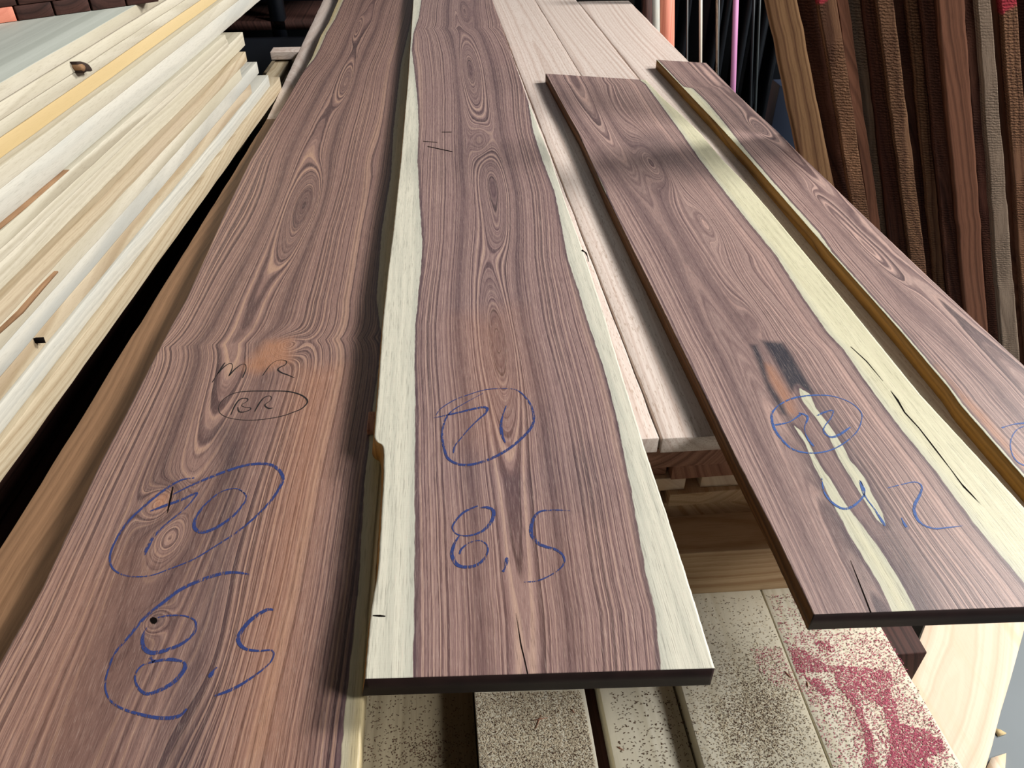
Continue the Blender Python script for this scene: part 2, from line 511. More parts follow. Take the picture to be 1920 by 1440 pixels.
def box_x(name, x0, x1, y0, y1, z0, z1, mat, seed, rot=0.0, parent=None):
    """timber whose grain runs along X: built along its own Y, then turned"""
    Lx = x1 - x0; W = y1 - y0
    cx, cy = (x0 + x1) / 2, (y0 + y1) / 2
    M = Matrix.Translation((cx, cy, z0)) @ Matrix.Rotation(-math.pi / 2 + rot, 4, 'Z')
    o = board(name, [(-W / 2, -Lx / 2), (W / 2, -Lx / 2), (W / 2, Lx / 2), (-W / 2, Lx / 2)], 0, z1 - z0, mat, seed,
              nu=6, nv=24, frame=M)
    bv = o.modifiers.new('bevel', 'BEVEL'); bv.width = 0.0015; bv.segments = 2; bv.limit_method = 'ANGLE'
    if parent is not None:
        o.parent = parent; o.matrix_parent_inverse = parent.matrix_world.inverted()
    return o


def ribbon(name, strokes, z, width, mat, parent, wfun=None):
    """hand-drawn strokes lying flat on a board's top"""
    V = []; Fc = []
    for st in strokes:
        pts = [at(a, b, z) for a, b in st]
        P = [Vector((p.x, p.y)) for p in pts]
        # catmull-rom
        sm = []
        for i in range(len(P) - 1):
            p0 = P[max(i - 1, 0)]; p1 = P[i]; p2 = P[i + 1]; p3 = P[min(i + 2, len(P) - 1)]
            for k in range(8):
                t = k / 8.0
                sm.append(0.5 * ((2 * p1) + (p2 - p0) * t + (2 * p0 - 5 * p1 + 4 * p2 - p3) * t * t
                                 + (3 * p1 - p0 - 3 * p2 + p3) * t ** 3))
        sm.append(P[-1])
        n = len(sm); base = len(V)
        ph = random.uniform(0, 6)
        for i, p in enumerate(sm):
            d = (sm[min(i + 1, n - 1)] - sm[max(i - 1, 0)])
            d = d.normalized() if d.length > 1e-9 else Vector((1, 0))
            nrm = Vector((-d.y, d.x))
            tt = i / max(1, n - 1)
            hw = width / 2 * (0.75 + 0.35 * math.sin(ph + tt * 7)) * (0.45 + 0.55 * min(1, min(tt, 1 - tt) * 12))
            V.append((p.x + nrm.x * hw, p.y + nrm.y * hw, z + 0.0003))
            V.append((p.x - nrm.x * hw, p.y - nrm.y * hw, z + 0.0003))
            if i:
                k = base + 2 * i
                Fc.append((k - 2, k - 1, k + 1, k))
    return mesh_obj(name, V, Fc, mat, parent=parent)


def patch(name, poly, z, mat, parent, lift=0.0004):
    """thin dark split lying in a board's face, given as left side then right side of the split"""
    n = len(poly) // 2
    A = poly[:n]; B = poly[n:][::-1]
    V = []; Fc = []
    for i in range(n):
        for p in (A[i], B[i]):
            w_ = at(p[0], p[1], z); V.append((w_.x, w_.y, z + lift))
        if i: k = 2 * i; Fc.append((k - 2, k - 1, k + 1, k))
    return mesh_obj(name, V, Fc, mat, parent=parent)


# ------------------------------------------------------------------ setting
def plane(name, pts, mat):
    o = mesh_obj(name, pts, [(0, 1, 2, 3)], mat); o['kind'] = 'structure'; return o


plane('floor', [(-5, -3, 0), (6, -3, 0), (6, 8, 0), (-5, 8, 0)], FLOOR)
plane('wall_back', [(-5, 7, 0), (6, 7, 0), (6, 7, 3.2), (-5, 7, 3.2)], WALLM)
plane('wall_left', [(-4.5, -3, 0), (-4.5, 7, 0), (-4.5, 7, 3.2), (-4.5, -3, 3.2)], WALLM)

# ------------------------------------------------------------------ heights
ZB = 0.841      # top of the beech layer
ZS = 0.868      # top of the boards lying on it
Z71 = 0.905     # the middle slab overlaps the left one
ZC = 0.550      # top of the low dusty planks

# ------------------------------------------------------------------ the four figured slabs
e70l = [(644, -40), (634, 0), (616, 42), (601, 67), (584, 109), (561, 147), (525, 209), (470, 300), (427, 400 - 12), (350, 560),
        (320, 613), (280, 690), (233, 783), (190, 865), (117, 1021), (80, 1102), (0, 1243), (-90, 1400), (-180, 1550)]
e70r = [(792, 0), (776, 200), (757, 400), (738, 600), (719, 820), (703, 1000), (690, 1160), (680, 1310), (672, 1440), (664, 1550)]
h70l = [(650, 0 - 40), (644, 0), (628, 36), (612, 62), (600, 90), (589, 110), (576, 125), (552, 150), (510, 209), (455, 300), (330, 560), (200, 800), (0, 1170), (-150, 1420)]
h70r = [(780, 0), (752, 120), (738, 240), (733, 330), (716, 430), (706, 560), (716, 640), (700, 760), (684, 900), (672, 1100), (656, 1250),
        (645, 1350), (638, 1440), (628, 1560)]
s70 = slab('rosewood_slab', ZS, 0.027, e70l, e70r, (0.10, 0.10), (4.0, 4.0), h70l, h70r,
           [(575, 385, .030, .17, -.045), (650, 155, .020, .20, -.03), (670, 50, .014, .2, -.025), (545, 470, .02, .10, -.01),
            (530, 650, .030, .035, .05), (300, 945, .020, .030, .030), (320, 1010, .018, .03, -.012),
            (290, 1165, .012, .014, .022), (400, 1250, .025, .10, -.012), (480, 400, .04, .3, .02), (690, 300, .02, .2, .012)],
           ROSE_WARM, 21, nu=150, nv=560, depth=0.06, pith=0.44,
           kinks=[(560, 640, 0.016, 0.035)],
           warms=[([(560, 690), (640, 690), (600, 900), (560, 1100), (540, 1440), (440, 1440), (480, 1150), (530, 900)], .03, .62),
                  ([(500, 640), (545, 635), (545, 680), (480, 700), (455, 690)], .012, .95),
                  ([(0, 1300), (120, 1050), (240, 1050), (160, 1440), (-60, 1440)], .05, .28),
                  ([(290, 930), (318, 925), (312, 950), (288, 955)], .008, 1.0)],
           stains_shadows=[([(400, 800), (440, 790), (450, 860), (440, 940), (420, 1000), (425, 900)], .02, .55),
                   ([(418, 950), (440, 940), (420, 1060), (390, 1180), (372, 1300), (350, 1440), (300, 1440), (335, 1330), (380, 1150), (405, 1050)], .022, .62),
                   ([(285, 1150), (300, 1150), (302, 1170), (290, 1175)], .006, .7)])
tag(s70, 'wide dark figured slab on the left, marked 70 in blue crayon, MR in pen', 'wooden slab')

e71l = [(775, 0), (765, 150), (752, 300), (738, 430), (729, 500), (718, 603), (709, 734), (702, 812), (702, 822), (707, 829), (715, 832), (719, 840), (720, 860),
        (719, 900), (714, 990), (708.7, 1073), (697, 1138), (690, 1205), (684.6, 1273), (680, 1330)]
e71r = [(923, 0), (945, 63), (980, 160), (991, 193), (1001, 216), (1031, 293), (1061, 383), (1092, 467), (1107, 512), (1135, 600), (1176, 735),
        (1205, 830), (1245, 950), (1290, 1090), (1318, 1180), (1340, 1253), (1356, 1310)]
h71l = [(790, 0), (785, 33), (775, 63), (772, 93), (778, 140), (783, 187), (785, 233), (783, 300), (787, 383), (792, 450), (790, 500), (785, 547),
        (779, 609), (777, 687), (779, 766), (777, 900), (778, 981), (777, 1142), (774, 1269), (773, 1320)]
h71r = [(930, 0), (952, 63), (986, 160), (992, 200), (1000, 247), (1017, 300), (1040, 360), (1053, 423), (1063, 480), (1071, 505), (1087, 553), (1102, 603),
        (1124, 666), (1140, 719), (1156, 781), (1168, 844), (1184, 920), (1196, 993), (1212, 1081), (1228, 1142), (1234, 1202), (1238, 1243), (1240, 1300)]
fl = at(684.6, 1273, Z71); fr = at(1340, 1253, Z71)
s71 = slab('rosewood_slab', Z71, 0.028, e71l, e71r, (fl.y, fr.y), (4.0, 4.0), h71l, h71r,
           [(880, 130, .030, .30, -.04), (870, 20, .02, .25, .03), (905, 270, .03, .16, .028), (925, 340, .028, .22, -.03), (935, 430, .018, .10, -.012),
            (935, 640, .022, .16, -.03)],
           ROSE, 33, nu=150, nv=560, depth=0.045, pith=0.52, dvar=.12, bevel=0.006, kinks=[(900, 52, 0.010, 0.05)],
           warms=[([(860, 600), (960, 580), (990, 720), (960, 860), (880, 820)], .04, .35),
                  ([(850, 1000), (1100, 1000), (1120, 1250), (850, 1260)], .09, .22)],
           stains_shadows=[([(1075, 860), (1110, 850), (1120, 960), (1085, 940)], .03, .3)])
tag(s71, 'middle dark figured slab, pale sapwood down both sides, marked 71 in crayon', 'wooden slab')

e72l = [(1023, 138), (1086, 252), (1138, 368), (1190, 475), (1240, 575), (1331, 760), (1378, 855), (1458, 1010), (1525, 1151), (1560, 1220)]
e72r = [(1211, 150), (1242, 183), (1272, 210), (1313, 250), (1355, 300), (1400, 346), (1446, 399), (1576, 556), (1652, 650), (1725, 740), (1822, 845), (1920, 952), (2020, 1062), (2080, 1130)]
h72r = [(1199, 149), (1211, 158), (1253, 215), (1280, 252), (1313, 300), (1400, 412), (1454, 477), (1508, 561), (1552, 624), (1582, 655), (1617, 707), (1682, 795),
        (1751, 879), (1827, 982), (1920, 1093), (1970, 1160)]
fl = at(1525, 1152, ZS); fr = at(2085, 1132, ZS); bl = at(1023, 138, ZS); br = at(1211, 150, ZS)
Z3 = (1350, 650, 2.618)
sapL = crop(*Z3, [(360, 385), (395, 410), (440, 480), (490, 580), (560, 680), (620, 780), (700, 880), (790, 1000), (880, 1140), (975, 1320),
                  (855, 1320), (780, 1160), (700, 1030), (640, 930), (580, 820), (520, 700), (460, 580), (420, 480)])
sapR = crop(*Z3, [(385, 200), (440, 230), (470, 300), (540, 390), (600, 480), (640, 560), (710, 640), (750, 730), (800, 820), (815, 885),
                  (770, 850), (700, 740), (640, 640), (590, 560), (540, 450), (470, 350), (400, 260)])
s72 = slab('rosewood_slab', ZS, 0.027, e72l, e72r, (fl.y, fr.y), (bl.y, br.y), None, h72r,
           [(1225, 300, .03, .17, -.04), (1330, 420, .022, .14, -.03), (1150, 200, .03, .3, .02), (1420, 600, .02, .10, -.018),
            (1400, 500, .02, .12, .016)],
           ROSE_PINK, 47, nu=150, nv=480, depth=0.05, pith=0.40,
           sappolys=[sapL, sapR, crop(1000, 0, 3.84, [(440, 1230), (480, 1290), (520, 1380), (535, 1450), (490, 1400), (420, 1300)])],
           stains_shadows=[(crop(*Z3, [(200, -30), (310, -20), (350, 30), (400, 120), (470, 230), (440, 240), (380, 190), (350, 225), (300, 130), (260, 60)]), .006, 1.0),
                   (crop(*Z3, [(150, -10), (180, -10), (215, 70), (240, 170), (300, 260), (340, 350), (300, 330), (235, 215), (190, 100)]), .004, .95),
                   (crop(*Z3, [(470, 230), (520, 290), (600, 420), (650, 520), (760, 680), (820, 800), (900, 950), (1010, 1150), (1060, 1320), (980, 1320), (890, 1120),
                               (810, 960), (800, 820), (740, 700), (640, 540), (540, 380)]), .022, .62),
                   (crop(*Z3, [(330, 340), (360, 390), (430, 500), (480, 600), (560, 760), (660, 950), (740, 1130), (830, 1320), (760, 1320), (680, 1160),
                               (620, 1000), (520, 800), (440, 620), (350, 420)]), .014, .6),
                   ([(1190, 255), (1240, 250), (1300, 290), (1340, 325), (1290, 330), (1215, 300)], .04, .35)],  # last patch paints a diffuse cast shadow into the slab colour
           warms=[(crop(*Z3, [(200, 70), (260, 100), (340, 220), (380, 340), (330, 330), (260, 210)]), .008, .9)])
tag(s72, 'dark slab with yellow-white sapwood stripe and black flame stain, marked 72', 'wooden slab')

e73l = [(1231, 112), (1282, 166), (1341, 228), (1405, 298), (1441, 340), (1563, 480), (1685, 617), (1779, 728), (1801, 760), (1920, 896), (2060, 1056)]
e73r = [(1324, 118), (1378, 173), (1417, 210), (1455, 244), (1495, 285), (1557, 344), (1600, 386), (1739, 518), (1834, 607), (1920, 686), (2200, 950)]
h73l = [(1190, 90), (1270, 160), (1299, 166), (1326, 192), (1357, 229), (1388, 269), (1409, 294), (1460, 353), (1489, 385), (1536, 437), (1576, 496), (1603, 529),
        (1644, 575), (1687, 624), (1725, 664), (1760, 700), (1775, 722), (1860, 822), (1980, 960)]
bl = at(1231, 112, ZS); br = at(1324, 118, ZS)
s73 = slab('rosewood_slab', ZS, 0.027, e73l, e73r, (0.60, 0.62), (bl.y, br.y), h73l, None,
           [(1560, 400, .02, .14, -.025), (1640, 480, .018, .12, -.02), (1500, 260, .02, .10, .02), (1420, 240, .02, .08, -.02), (1700, 580, .018, .10, -.014)],
           ROSE_PINK, 58, nu=110, nv=420, depth=0.05, pith=0.62, minsap=.004,
           warms=[(crop(*Z3, [(1020, 90), (1060, 90), (1160, 200), (1300, 330), (1420, 480), (1492, 560), (1700, 800), (1660, 830), (1440, 560), (1200, 300)]), .006, .9)])
tag(s73, 'narrow dark slab, farthest right of the four slabs with crayon marks', 'wooden slab')

ENDG = flat('dark_end_grain', rgb(40, 24, 22), 0.6, 0.25, 0.25, 40)
for o in (s70, s71, s72, s73): end_dark(o, ENDG)  # near end faces take one flat darker colour
AMBER = plainwood('amber_sapwood_edge', rgb(120, 84, 40), rgb(166, 122, 62), 160, 0.4, 0.6, 0.25, 0.0)
AMBER_D = plainwood('brown_sawn_edge', rgb(88, 58, 34), rgb(128, 86, 50), 160, 0.5, 0.6, 0.25, 0.0)
end_dark(s73, AMBER, 0, -.6); end_dark(s71, AMBER, 0, -.6); end_dark(s72, AMBER_D, 0, -.6)

# handwriting on the slabs
c7 = lambda p: crop(0, 860, 2.483, p)
c6 = lambda p: crop(340, 640, 6.4, p)
cc = lambda p: crop(640, 500, 3.2, p)
c8 = lambda p: crop(600, 860, 2.483, p)
c3 = lambda p: crop(*Z3, p)
o = ribbon('crayon_writing', [
    c7([(905, 90), (840, 102), (760, 150), (680, 215), (600, 290), (545, 370), (515, 440), (515, 490), (540, 525), (600, 548), (700, 545), (800, 510), (900, 470),
        (1000, 410), (1100, 345), (1180, 280), (1250, 210), (1300, 140), (1318, 90), (1290, 45), (1240, 25), (1150, 30), (1050, 60), (960, 95), (880, 130), (800, 170)]),
    c7([(700, 245), (780, 215), (850, 190), (915, 160), (900, 190), (860, 235), (780, 300), (720, 360), (690, 410), (672, 450)]),
    c7([(1145, 165), (1100, 140), (1030, 155), (960, 210), (915, 270), (905, 320), (940, 343), (1000, 325), (1070, 280), (1120, 230), (1148, 180), (1120, 148)]),
    c7([(1165, 540), (1080, 530), (980, 550), (850, 605), (760, 670), (670, 745), (600, 830), (540, 900), (505, 980), (490, 1060), (510, 1120), (560, 1160),
        (650, 1190), (750, 1208), (830, 1200), (870, 1165)]),
    c7([(735, 740), (800, 730), (870, 735), (910, 760), (905, 810), (850, 860), (780, 890), (710, 905), (670, 880), (665, 830), (690, 780)]),
    c7([(700, 925), (712, 940), (720, 945)]),
    c7([(855, 945), (860, 980), (810, 1040), (740, 1080), (680, 1095), (640, 1060), (630, 1010), (660, 965), (720, 945), (790, 935), (850, 945)]),
    c7([(1010, 970), (990, 995), (975, 1020)]),
    c7([(1275, 705), (1240, 705), (1170, 750), (1120, 810), (1110, 850), (1140, 885), (1200, 895), (1270, 895), (1265, 940), (1220, 985), (1150, 1035),
        (1080, 1075), (1000, 1105)])], ZS, 0.0042, BLUED, s70)
o['label'] = 'blue crayon 70 in an oval above 8,5'
o = ribbon('pen_writing', [
    c6([(370, 495), (430, 400), (480, 320), (525, 255)]),
    c6([(430, 400), (500, 320), (570, 270), (610, 275), (610, 330), (570, 420)]),
    c6([(570, 420), (640, 340), (720, 280), (770, 280), (775, 340), (735, 440)]),
    c6([(975, 415), (1020, 350), (1065, 290), (1130, 240), (1210, 225), (1260, 240), (1250, 280), (1190, 310), (1160, 340), (1200, 375), (1280, 405), (1360, 440)]),
    c6([(445, 800), (470, 740), (540, 670), (650, 620), (800, 600), (1000, 597), (1250, 600), (1400, 630), (1490, 680), (1512, 735), (1450, 805), (1350, 850),
        (1200, 900), (1000, 935), (800, 948), (620, 930), (520, 900), (465, 860), (445, 800)]),
    c6([(595, 885), (640, 780), (690, 710), (740, 685), (795, 690), (790, 720), (725, 765), (760, 790), (830, 800), (820, 825), (740, 850), (690, 840), (680, 790)]),
    c6([(880, 845), (940, 740), (990, 680), (1050, 655), (1080, 670), (1070, 710), (1010, 755), (1010, 780), (1050, 805), (1100, 800)])],
    ZS, 0.0021, PEN, s70)
o['label'] = 'black pen letters MR and circled BR'
o = ribbon('crayon_writing', [
    cc([(570, 890), (600, 850), (680, 800), (760, 770), (860, 740), (960, 732), (1050, 740), (1110, 790), (1145, 850), (1155, 920), (1130, 980), (1060, 1050),
        (980, 1110), (880, 1160), (780, 1188), (700, 1185), (640, 1150), (615, 1080), (605, 1010), (620, 930), (660, 870), (740, 820), (850, 760)]),
    cc([(555, 908), (650, 888), (760, 862), (840, 845), (875, 850), (865, 880), (820, 920), (760, 980), (710, 1040), (680, 1080), (672, 1120)]),
    cc([(990, 835), (970, 890), (958, 950), (965, 1010), (985, 1060)]),
    c8([(735, 220), (670, 250), (625, 300), (618, 330), (645, 355), (700, 358), (760, 335), (800, 290), (808, 245), (780, 228), (745, 229)]),
    c8([(650, 358), (625, 400), (615, 450), (640, 495), (690, 505), (740, 490), (775, 450), (780, 410), (750, 383), (700, 390), (660, 420), (650, 445)]),
    c8([(872, 460), (865, 500), (852, 528)]),
    c8([(1165, 243), (1100, 240), (1030, 245), (1000, 270), (985, 310), (985, 350), (1010, 390), (1050, 410), (1100, 425), (1130, 450), (1138, 480), (1120, 510),
        (1070, 545), (1010, 570), (950, 575)])], Z71, 0.0038, BLUED, s71)
o['label'] = 'blue crayon 71 in a circle above 8,5'
o = ribbon('crayon_writing', [
    c3([(285, 290), (340, 260), (400, 245), (480, 238), (560, 245), (640, 275), (690, 320), (695, 360), (670, 420), (600, 480), (520, 515), (430, 522), (350, 500),
        (290, 440), (262, 390), (255, 330), (285, 290)]),
    c3([(270, 385), (340, 370), (400, 330)]), c3([(385, 325), (430, 345), (415, 400), (430, 450), (460, 490)]),
    c3([(475, 340), (520, 320), (555, 315), (545, 350), (515, 390), (510, 420), (545, 445), (590, 430), (640, 395)]),
    c3([(500, 645), (510, 710), (545, 760), (600, 795), (650, 785), (700, 740), (710, 700), (685, 655)]),
    c3([(690, 660), (710, 730), (760, 800), (810, 880)]),
    c3([(890, 840), (905, 870), (925, 900)]),
    c3([(820, 695), (880, 680), (955, 665), (990, 685), (980, 730), (955, 780), (960, 830), (990, 870), (1050, 893), (1120, 888), (1190, 880)])],
    ZS, 0.0034, BLUEC, s72)
o['label'] = 'bright blue crayon 72 in a circle above 4,2'
o = ribbon('crayon_writing', [
    c3([(1380, 400), (1440, 382), (1520, 372)]),
    c3([(1520, 385), (1470, 400), (1440, 430), (1425, 480), (1440, 540), (1480, 578), (1560, 600), (1650, 590), (1690, 520), (1650, 440), (1570, 395), (1510, 385)])],
    ZS, 0.0032, BLUEC, s73)
o['label'] = 'blue crayon circle'

# splits
patch('crack', c3([(838, 218), (870, 268), (905, 325), (975, 400), (1055, 505), (1130, 600), (1195, 690), (1240, 735), (1285, 780),
                   (1285, 780), (1234, 722), (1187, 672), (1123, 587), (1058, 500), (979, 399), (909, 322), (876, 262), (838, 216)]), ZS, BLACK, s72)
patch('crack', c3([(640, 0), (720, 75), (800, 170), (800, 168), (722, 72), (643, 0)]), ZS, BLACK, s72)
patch('crack', c3([(640, 1050), (690, 1180), (738, 1306), (744, 1306), (694, 1178), (642, 1050)]), ZS, BLACK, s72)
patch('crack', c8([(913, 720), (935, 870), (950, 930), (966, 1003), (970, 1003), (954, 930), (939, 868), (914, 720)]), Z71, BLACK, s71)
patch('crack', c7([(804, 130), (792, 180), (780, 240), (779, 258), (786, 240), (799, 185), (808, 135), (806, 130)]), ZS, BLACK, s70)
for k, pl in enumerate([[(880, 794), (960, 800), (960, 803), (880, 797)], [(905, 822), (1045, 852), (1045, 856), (905, 826)], [(985, 742), (1040, 742), (1040, 745), (985, 745)]]):
    patch('scratch', crop(500, 0, 3, [pl[0], pl[1], pl[2], pl[3]]), Z71, BLACK, s71)
patch('knot_hole', c7([(700, 745), (712, 738), (728, 742), (733, 752), (731, 762), (722, 770), (708, 768), (700, 757)]), ZS, BLACK, s70)
patch('mark', c8([(247, 729), (280, 728), (305, 732), (305, 737), (278, 737), (247, 733)]), Z71, BLACK, s71)

# ------------------------------------------------------------------ the beech layer under them
def quad_px(z, nl, nr, fr_, fl_):
    return [tuple(at(*p, z))[:2] for p in (nl, nr, fr_, fl_)]


def strip(name, left, right, yn, yf, z, th, mat, seed, nu=14, nv=60, ynr=None, yfr=None):
    """board between two photograph lines (each two or more points) on plane z"""
    L = lerp_line([at(a, b, z) for a, b in left]); R = lerp_line([at(a, b, z) for a, b in right])
    ynr = yn if ynr is None else ynr; yfr = yf if yfr is None else yfr
    return board(name, [(float(L(yn)), yn), (float(R(ynr)), ynr), (float(R(yfr)), yfr), (float(L(yf)), yf)], z - th, z, mat, seed, nu, nv)


Sa = [(921, 0), (993, 193), (1109, 500), (1190, 700)]
Sb = [(1003, 0), (1062, 96)]
Sc = [(1081, 0), (1198, 147)]
Sd = [(1178, 0), (1288, 112)]


def mk(pts, d):     # the far side of a joint
    return [(a + d * (b + 375) / 1000.0, b) for a, b in pts]


yB = at(1260, 820, ZB).y
Le = [(606, 0), (569, 85), (500, 223), (406, 410), (270, 632), (133, 860), (0, 1068)]
LL = lerp_line([at(a, b, ZB) for a, b in Le])
YJ = at(500, 223, ZB).y
bl_ = board('shade_painted_board', [(float(LL(0.1)), 0.10), (float(LL(0.1)) + 0.22, 0.10), (float(LL(YJ)) + 0.22, YJ - .002), (float(LL(YJ)), YJ - .002)],
            ZB - .027, ZB, BEECH_SHADE, 101, 12, 60)
tag(bl_, 'beech board edge, shade painted into its colour, along the left side of the slab marked 70', 'board')
bl2 = board('beech_board', [(float(LL(YJ)), YJ), (float(LL(YJ)) + 0.2, YJ), (float(LL(3.9)) + 0.2, 3.9), (float(LL(3.9)), 3.9)],
            ZB - .027, ZB, BEECH, 107, 12, 40)
tag(bl2, 'pale pinkish board edge at the far left of the slab marked 70', 'board')
x1l = float(LL(1.0)) + 0.235
b1 = board('beech_board', [(x1l, yB + .0), (float(lerp_line([at(a, b, ZB) for a, b in Sa])(yB)) - .002, yB + .0),
                           (float(lerp_line([at(a, b, ZB) for a, b in Sa])(3.9)) - .002, 3.9), (x1l + .03, 3.9)], ZB - .027, ZB, BEECH, 102, 14, 60)
tag(b1, 'pale pinkish board mostly hidden under the slab marked 71', 'board', )
b2 = strip('beech_board', mk(Sa, 2), mk(Sb, -1), yB - .002, 3.95, ZB, .027, BEECH, 103)
tag(b2, 'pale pinkish board between the slabs marked 71 and 72, its sawn near end in view', 'board')
b3 = strip('beech_board', mk(Sb, 1.5), mk(Sc, -2), yB + .03, 3.9, ZB, .027, BEECH, 104)
tag(b3, 'pale pinkish board whose near half lies under the slab marked 72', 'board')
b4 = strip('beech_board', mk(Sc, 3), Sd, .62, at(1130, 2, ZB).y, ZB, .027, BEECH, 105)
tag(b4, 'rightmost pale pinkish board, its squared far end beside the black rack', 'board')

# knot at the edge of the sapwood
patch('knot_hole', [(1090, 470), (1096, 474), (1101, 482), (1102, 490), (1104, 492), (1103, 484), (1100, 474), (1092, 468)], Z71, BLACK, s71)

# stickers that carry the middle slab
for k, yy in enumerate((yB + .01, 2.9)):
    o = box_x('sticker', 0.035, 0.22, yy, yy + .04, ZB, Z71 - .0285, RED_B, 201 + k)
    tag(o, '%s brown sticker under the right edge of the slab marked 71' % ('near', 'far')[k], 'wood strip')
    xe = lerp_line([at(a, b, ZS) for a, b in e70r])(yy)
    o = box_x('sticker', float(xe) - .022, float(xe) - .002, yy, yy + .04, ZS, Z71 - .0285, RED_B, 205 + k)
    tag(o, '%s thin sticker between the slabs marked 70 and 71' % ('near', 'far')[k], 'wood strip')

# ------------------------------------------------------------------ rows of boards between the beech layer and the low planks
rows = [(.650, .682, .815, PALE_B, [(-.36, -.05), (-.03, .27), (.275, .56), (.57, .83)]),
        (.682, .708, .818, PALE_B, [(-.36, .02), (.03, .30), (.31, .60), (.605, .83)]),
        (.708, .734, .812, MAPLE, [(-.36, -.12), (-.10, .335), (.36, .62), (.63, .83)]),
        (.734, .770, .820, RED_B, [(-.36, .05), (.06, .305), (.31, .55), (.56, .83)]),
        (.776, .814, .800, RED_B, [(-.36, -.10), (-.09, .25), (.255, .52), (.53, .83)])]
rown = ['lowest', 'second', 'third', 'fourth', 'topmost']
coln = ['under the left dark slab', 'under the middle dark slab', 'between slabs marked 71 and 72', 'under slabs marked 72 and 73']
for i, (z0, z1, yy, m, xs) in enumerate(rows):
    for j, (x0, x1) in enumerate(xs):
        j_ = (RS.uniform(-.012, .012))
        o = board('stacked_board', [(x0, yy + j_), (x1, yy + j_ * .4), (x1 + .01, 3.6), (x0 + .01, 3.6)], z0, z1, m, 300 + i * 10 + j, 6, 30)
        tag(o, '%s %s inner stack board %s' % (rown[i], 'pale' if i < 3 else 'brown', coln[j]), 'board', 'boards of the inner stack')
# stickers in the slim dark gap
for k, yy in enumerate((1.0, 2.2, 3.3)):
    o = box_x('sticker', -.36, .83, yy, yy + .03, .770, .776, RED_B, 220 + k)
    tag(o, 'thin sticker hidden in the gap below the topmost inner row, %s' % ('nearest', 'middle', 'farthest')[k], 'wood strip')
# two splinters of pale wood in the gap
for k, (a, b, c, d) in enumerate([(1272, 925, 1335, 915), ]):
    pass

# thick cross timber lying on the low planks
p0 = at(1300, 1115, ZC); p1 = at(1475, 1107, ZC)
for k, (yy, nm) in enumerate(((p0.y, 'near'), (2.0, 'middle'), (3.2, 'far'))):
    o = box_x('cross_timber', -.42, .82, yy, yy + .11, ZC, .650, PALE_B, 230 + k)
    tag(o, '%s thick pale timber lying crosswise on the low dusty planks' % nm, 'timber', 'cross timbers')

# ------------------------------------------------------------------ low dusty planks
c1 = strip('dusty_plank', [(560, 1306), (530, 1440)], [(887, 1306), (896, 1440)], .12, 3.4, .500, .020, plainwood('shade_toned_plank', rgb(138, 126, 102), rgb(160, 148, 122), 50, .3, .7, .2, .02), 401, 10, 40)  # plank colour darkened to paint in the shade it lies in
tag(c1, 'low plank with shade painted into its colour, leftmost below the end of the slab marked 71', 'plank')
c2 = strip('dusty_plank', [(889, 1306), (898, 1440)], [(1096, 1298), (1122, 1440)], .12, 3.4, ZC, .070, PALE, 402, 10, 40)
tag(c2, 'plank thick with sawdust, directly below the end of the slab marked 71', 'plank')
C2R = lerp_line([at(a, b, ZC) for a, b in [(1096, 1298), (1122, 1440)]]); C4L = lerp_line([at(a, b, ZC) for a, b in [(1278, 1292), (1321, 1440)]])
c3_ = board('dusty_plank', [(float(C2R(.12)) + .027, .12), (float(C4L(.12)) - .003, .12), (float(C4L(3.4)) - .003, 3.4), (float(C2R(3.4)) + .027, 3.4)], .480, .522, PALE, 403, 10, 40)
tag(c3_, 'sunken plank between the dark gap and the higher plank to its right', 'plank')
c4 = strip('dusty_plank', [(1278, 1292), (1321, 1440)], [(1428, 1112), (1557, 1440)], .12, 3.4, ZC, .070, PALE, 404, 12, 40)
tag(c4, 'wide pale plank with grey shavings, left of the long thin seam', 'plank')
C4R = lerp_line([at(a, b, ZC) for a, b in [(1428, 1112), (1557, 1440)]]); C5R = lerp_line([at(a, b, ZC) for a, b in [(1671, 1182), (1710, 1248), (1817, 1440)]])
c5 = board('dusty_plank', [(float(C4R(.12)) + .0025, .12), (float(C5R(.12)), .12), (float(C5R(3.4)), 3.4), (float(C4R(3.4)) + .0025, 3.4)], ZC - .07, ZC, PALE, 405, 12, 40)
tag(c5, 'rightmost low plank, strewn with pink sawdust', 'plank')


def trestle(x0, x1, y, h, label, seed, d=.09):
    e = bpy.data.objects.new('trestle', None); COL.objects.link(e)
    e.location = ((x0 + x1) / 2, y + d / 2, 0); tag(e, label, 'trestle', 'trestles under the stacks')
    bpy.context.view_layer.update()
    box_x('beam', x0, x1, y, y + d, h - .09, h, DARKT, seed, parent=e)
    for k, xx in enumerate((x0 + .05, x1 - .14)):
        V = [(xx, y, 0), (xx + .09, y, 0), (xx + .09, y + d, 0), (xx, y + d, 0), (xx, y, h - .09), (xx + .09, y, h - .09), (xx + .09, y + d, h - .09), (xx, y + d, h - .09)]
        mesh_obj('leg', V, [(0, 3, 2, 1), (4, 5, 6, 7), (0, 1, 5, 4), (1, 2, 6, 5), (2, 3, 7, 6), (3, 0, 4, 7)], DARKT, parent=e,
                 attrs={'ring': [v[0] + v[1] for v in V]})


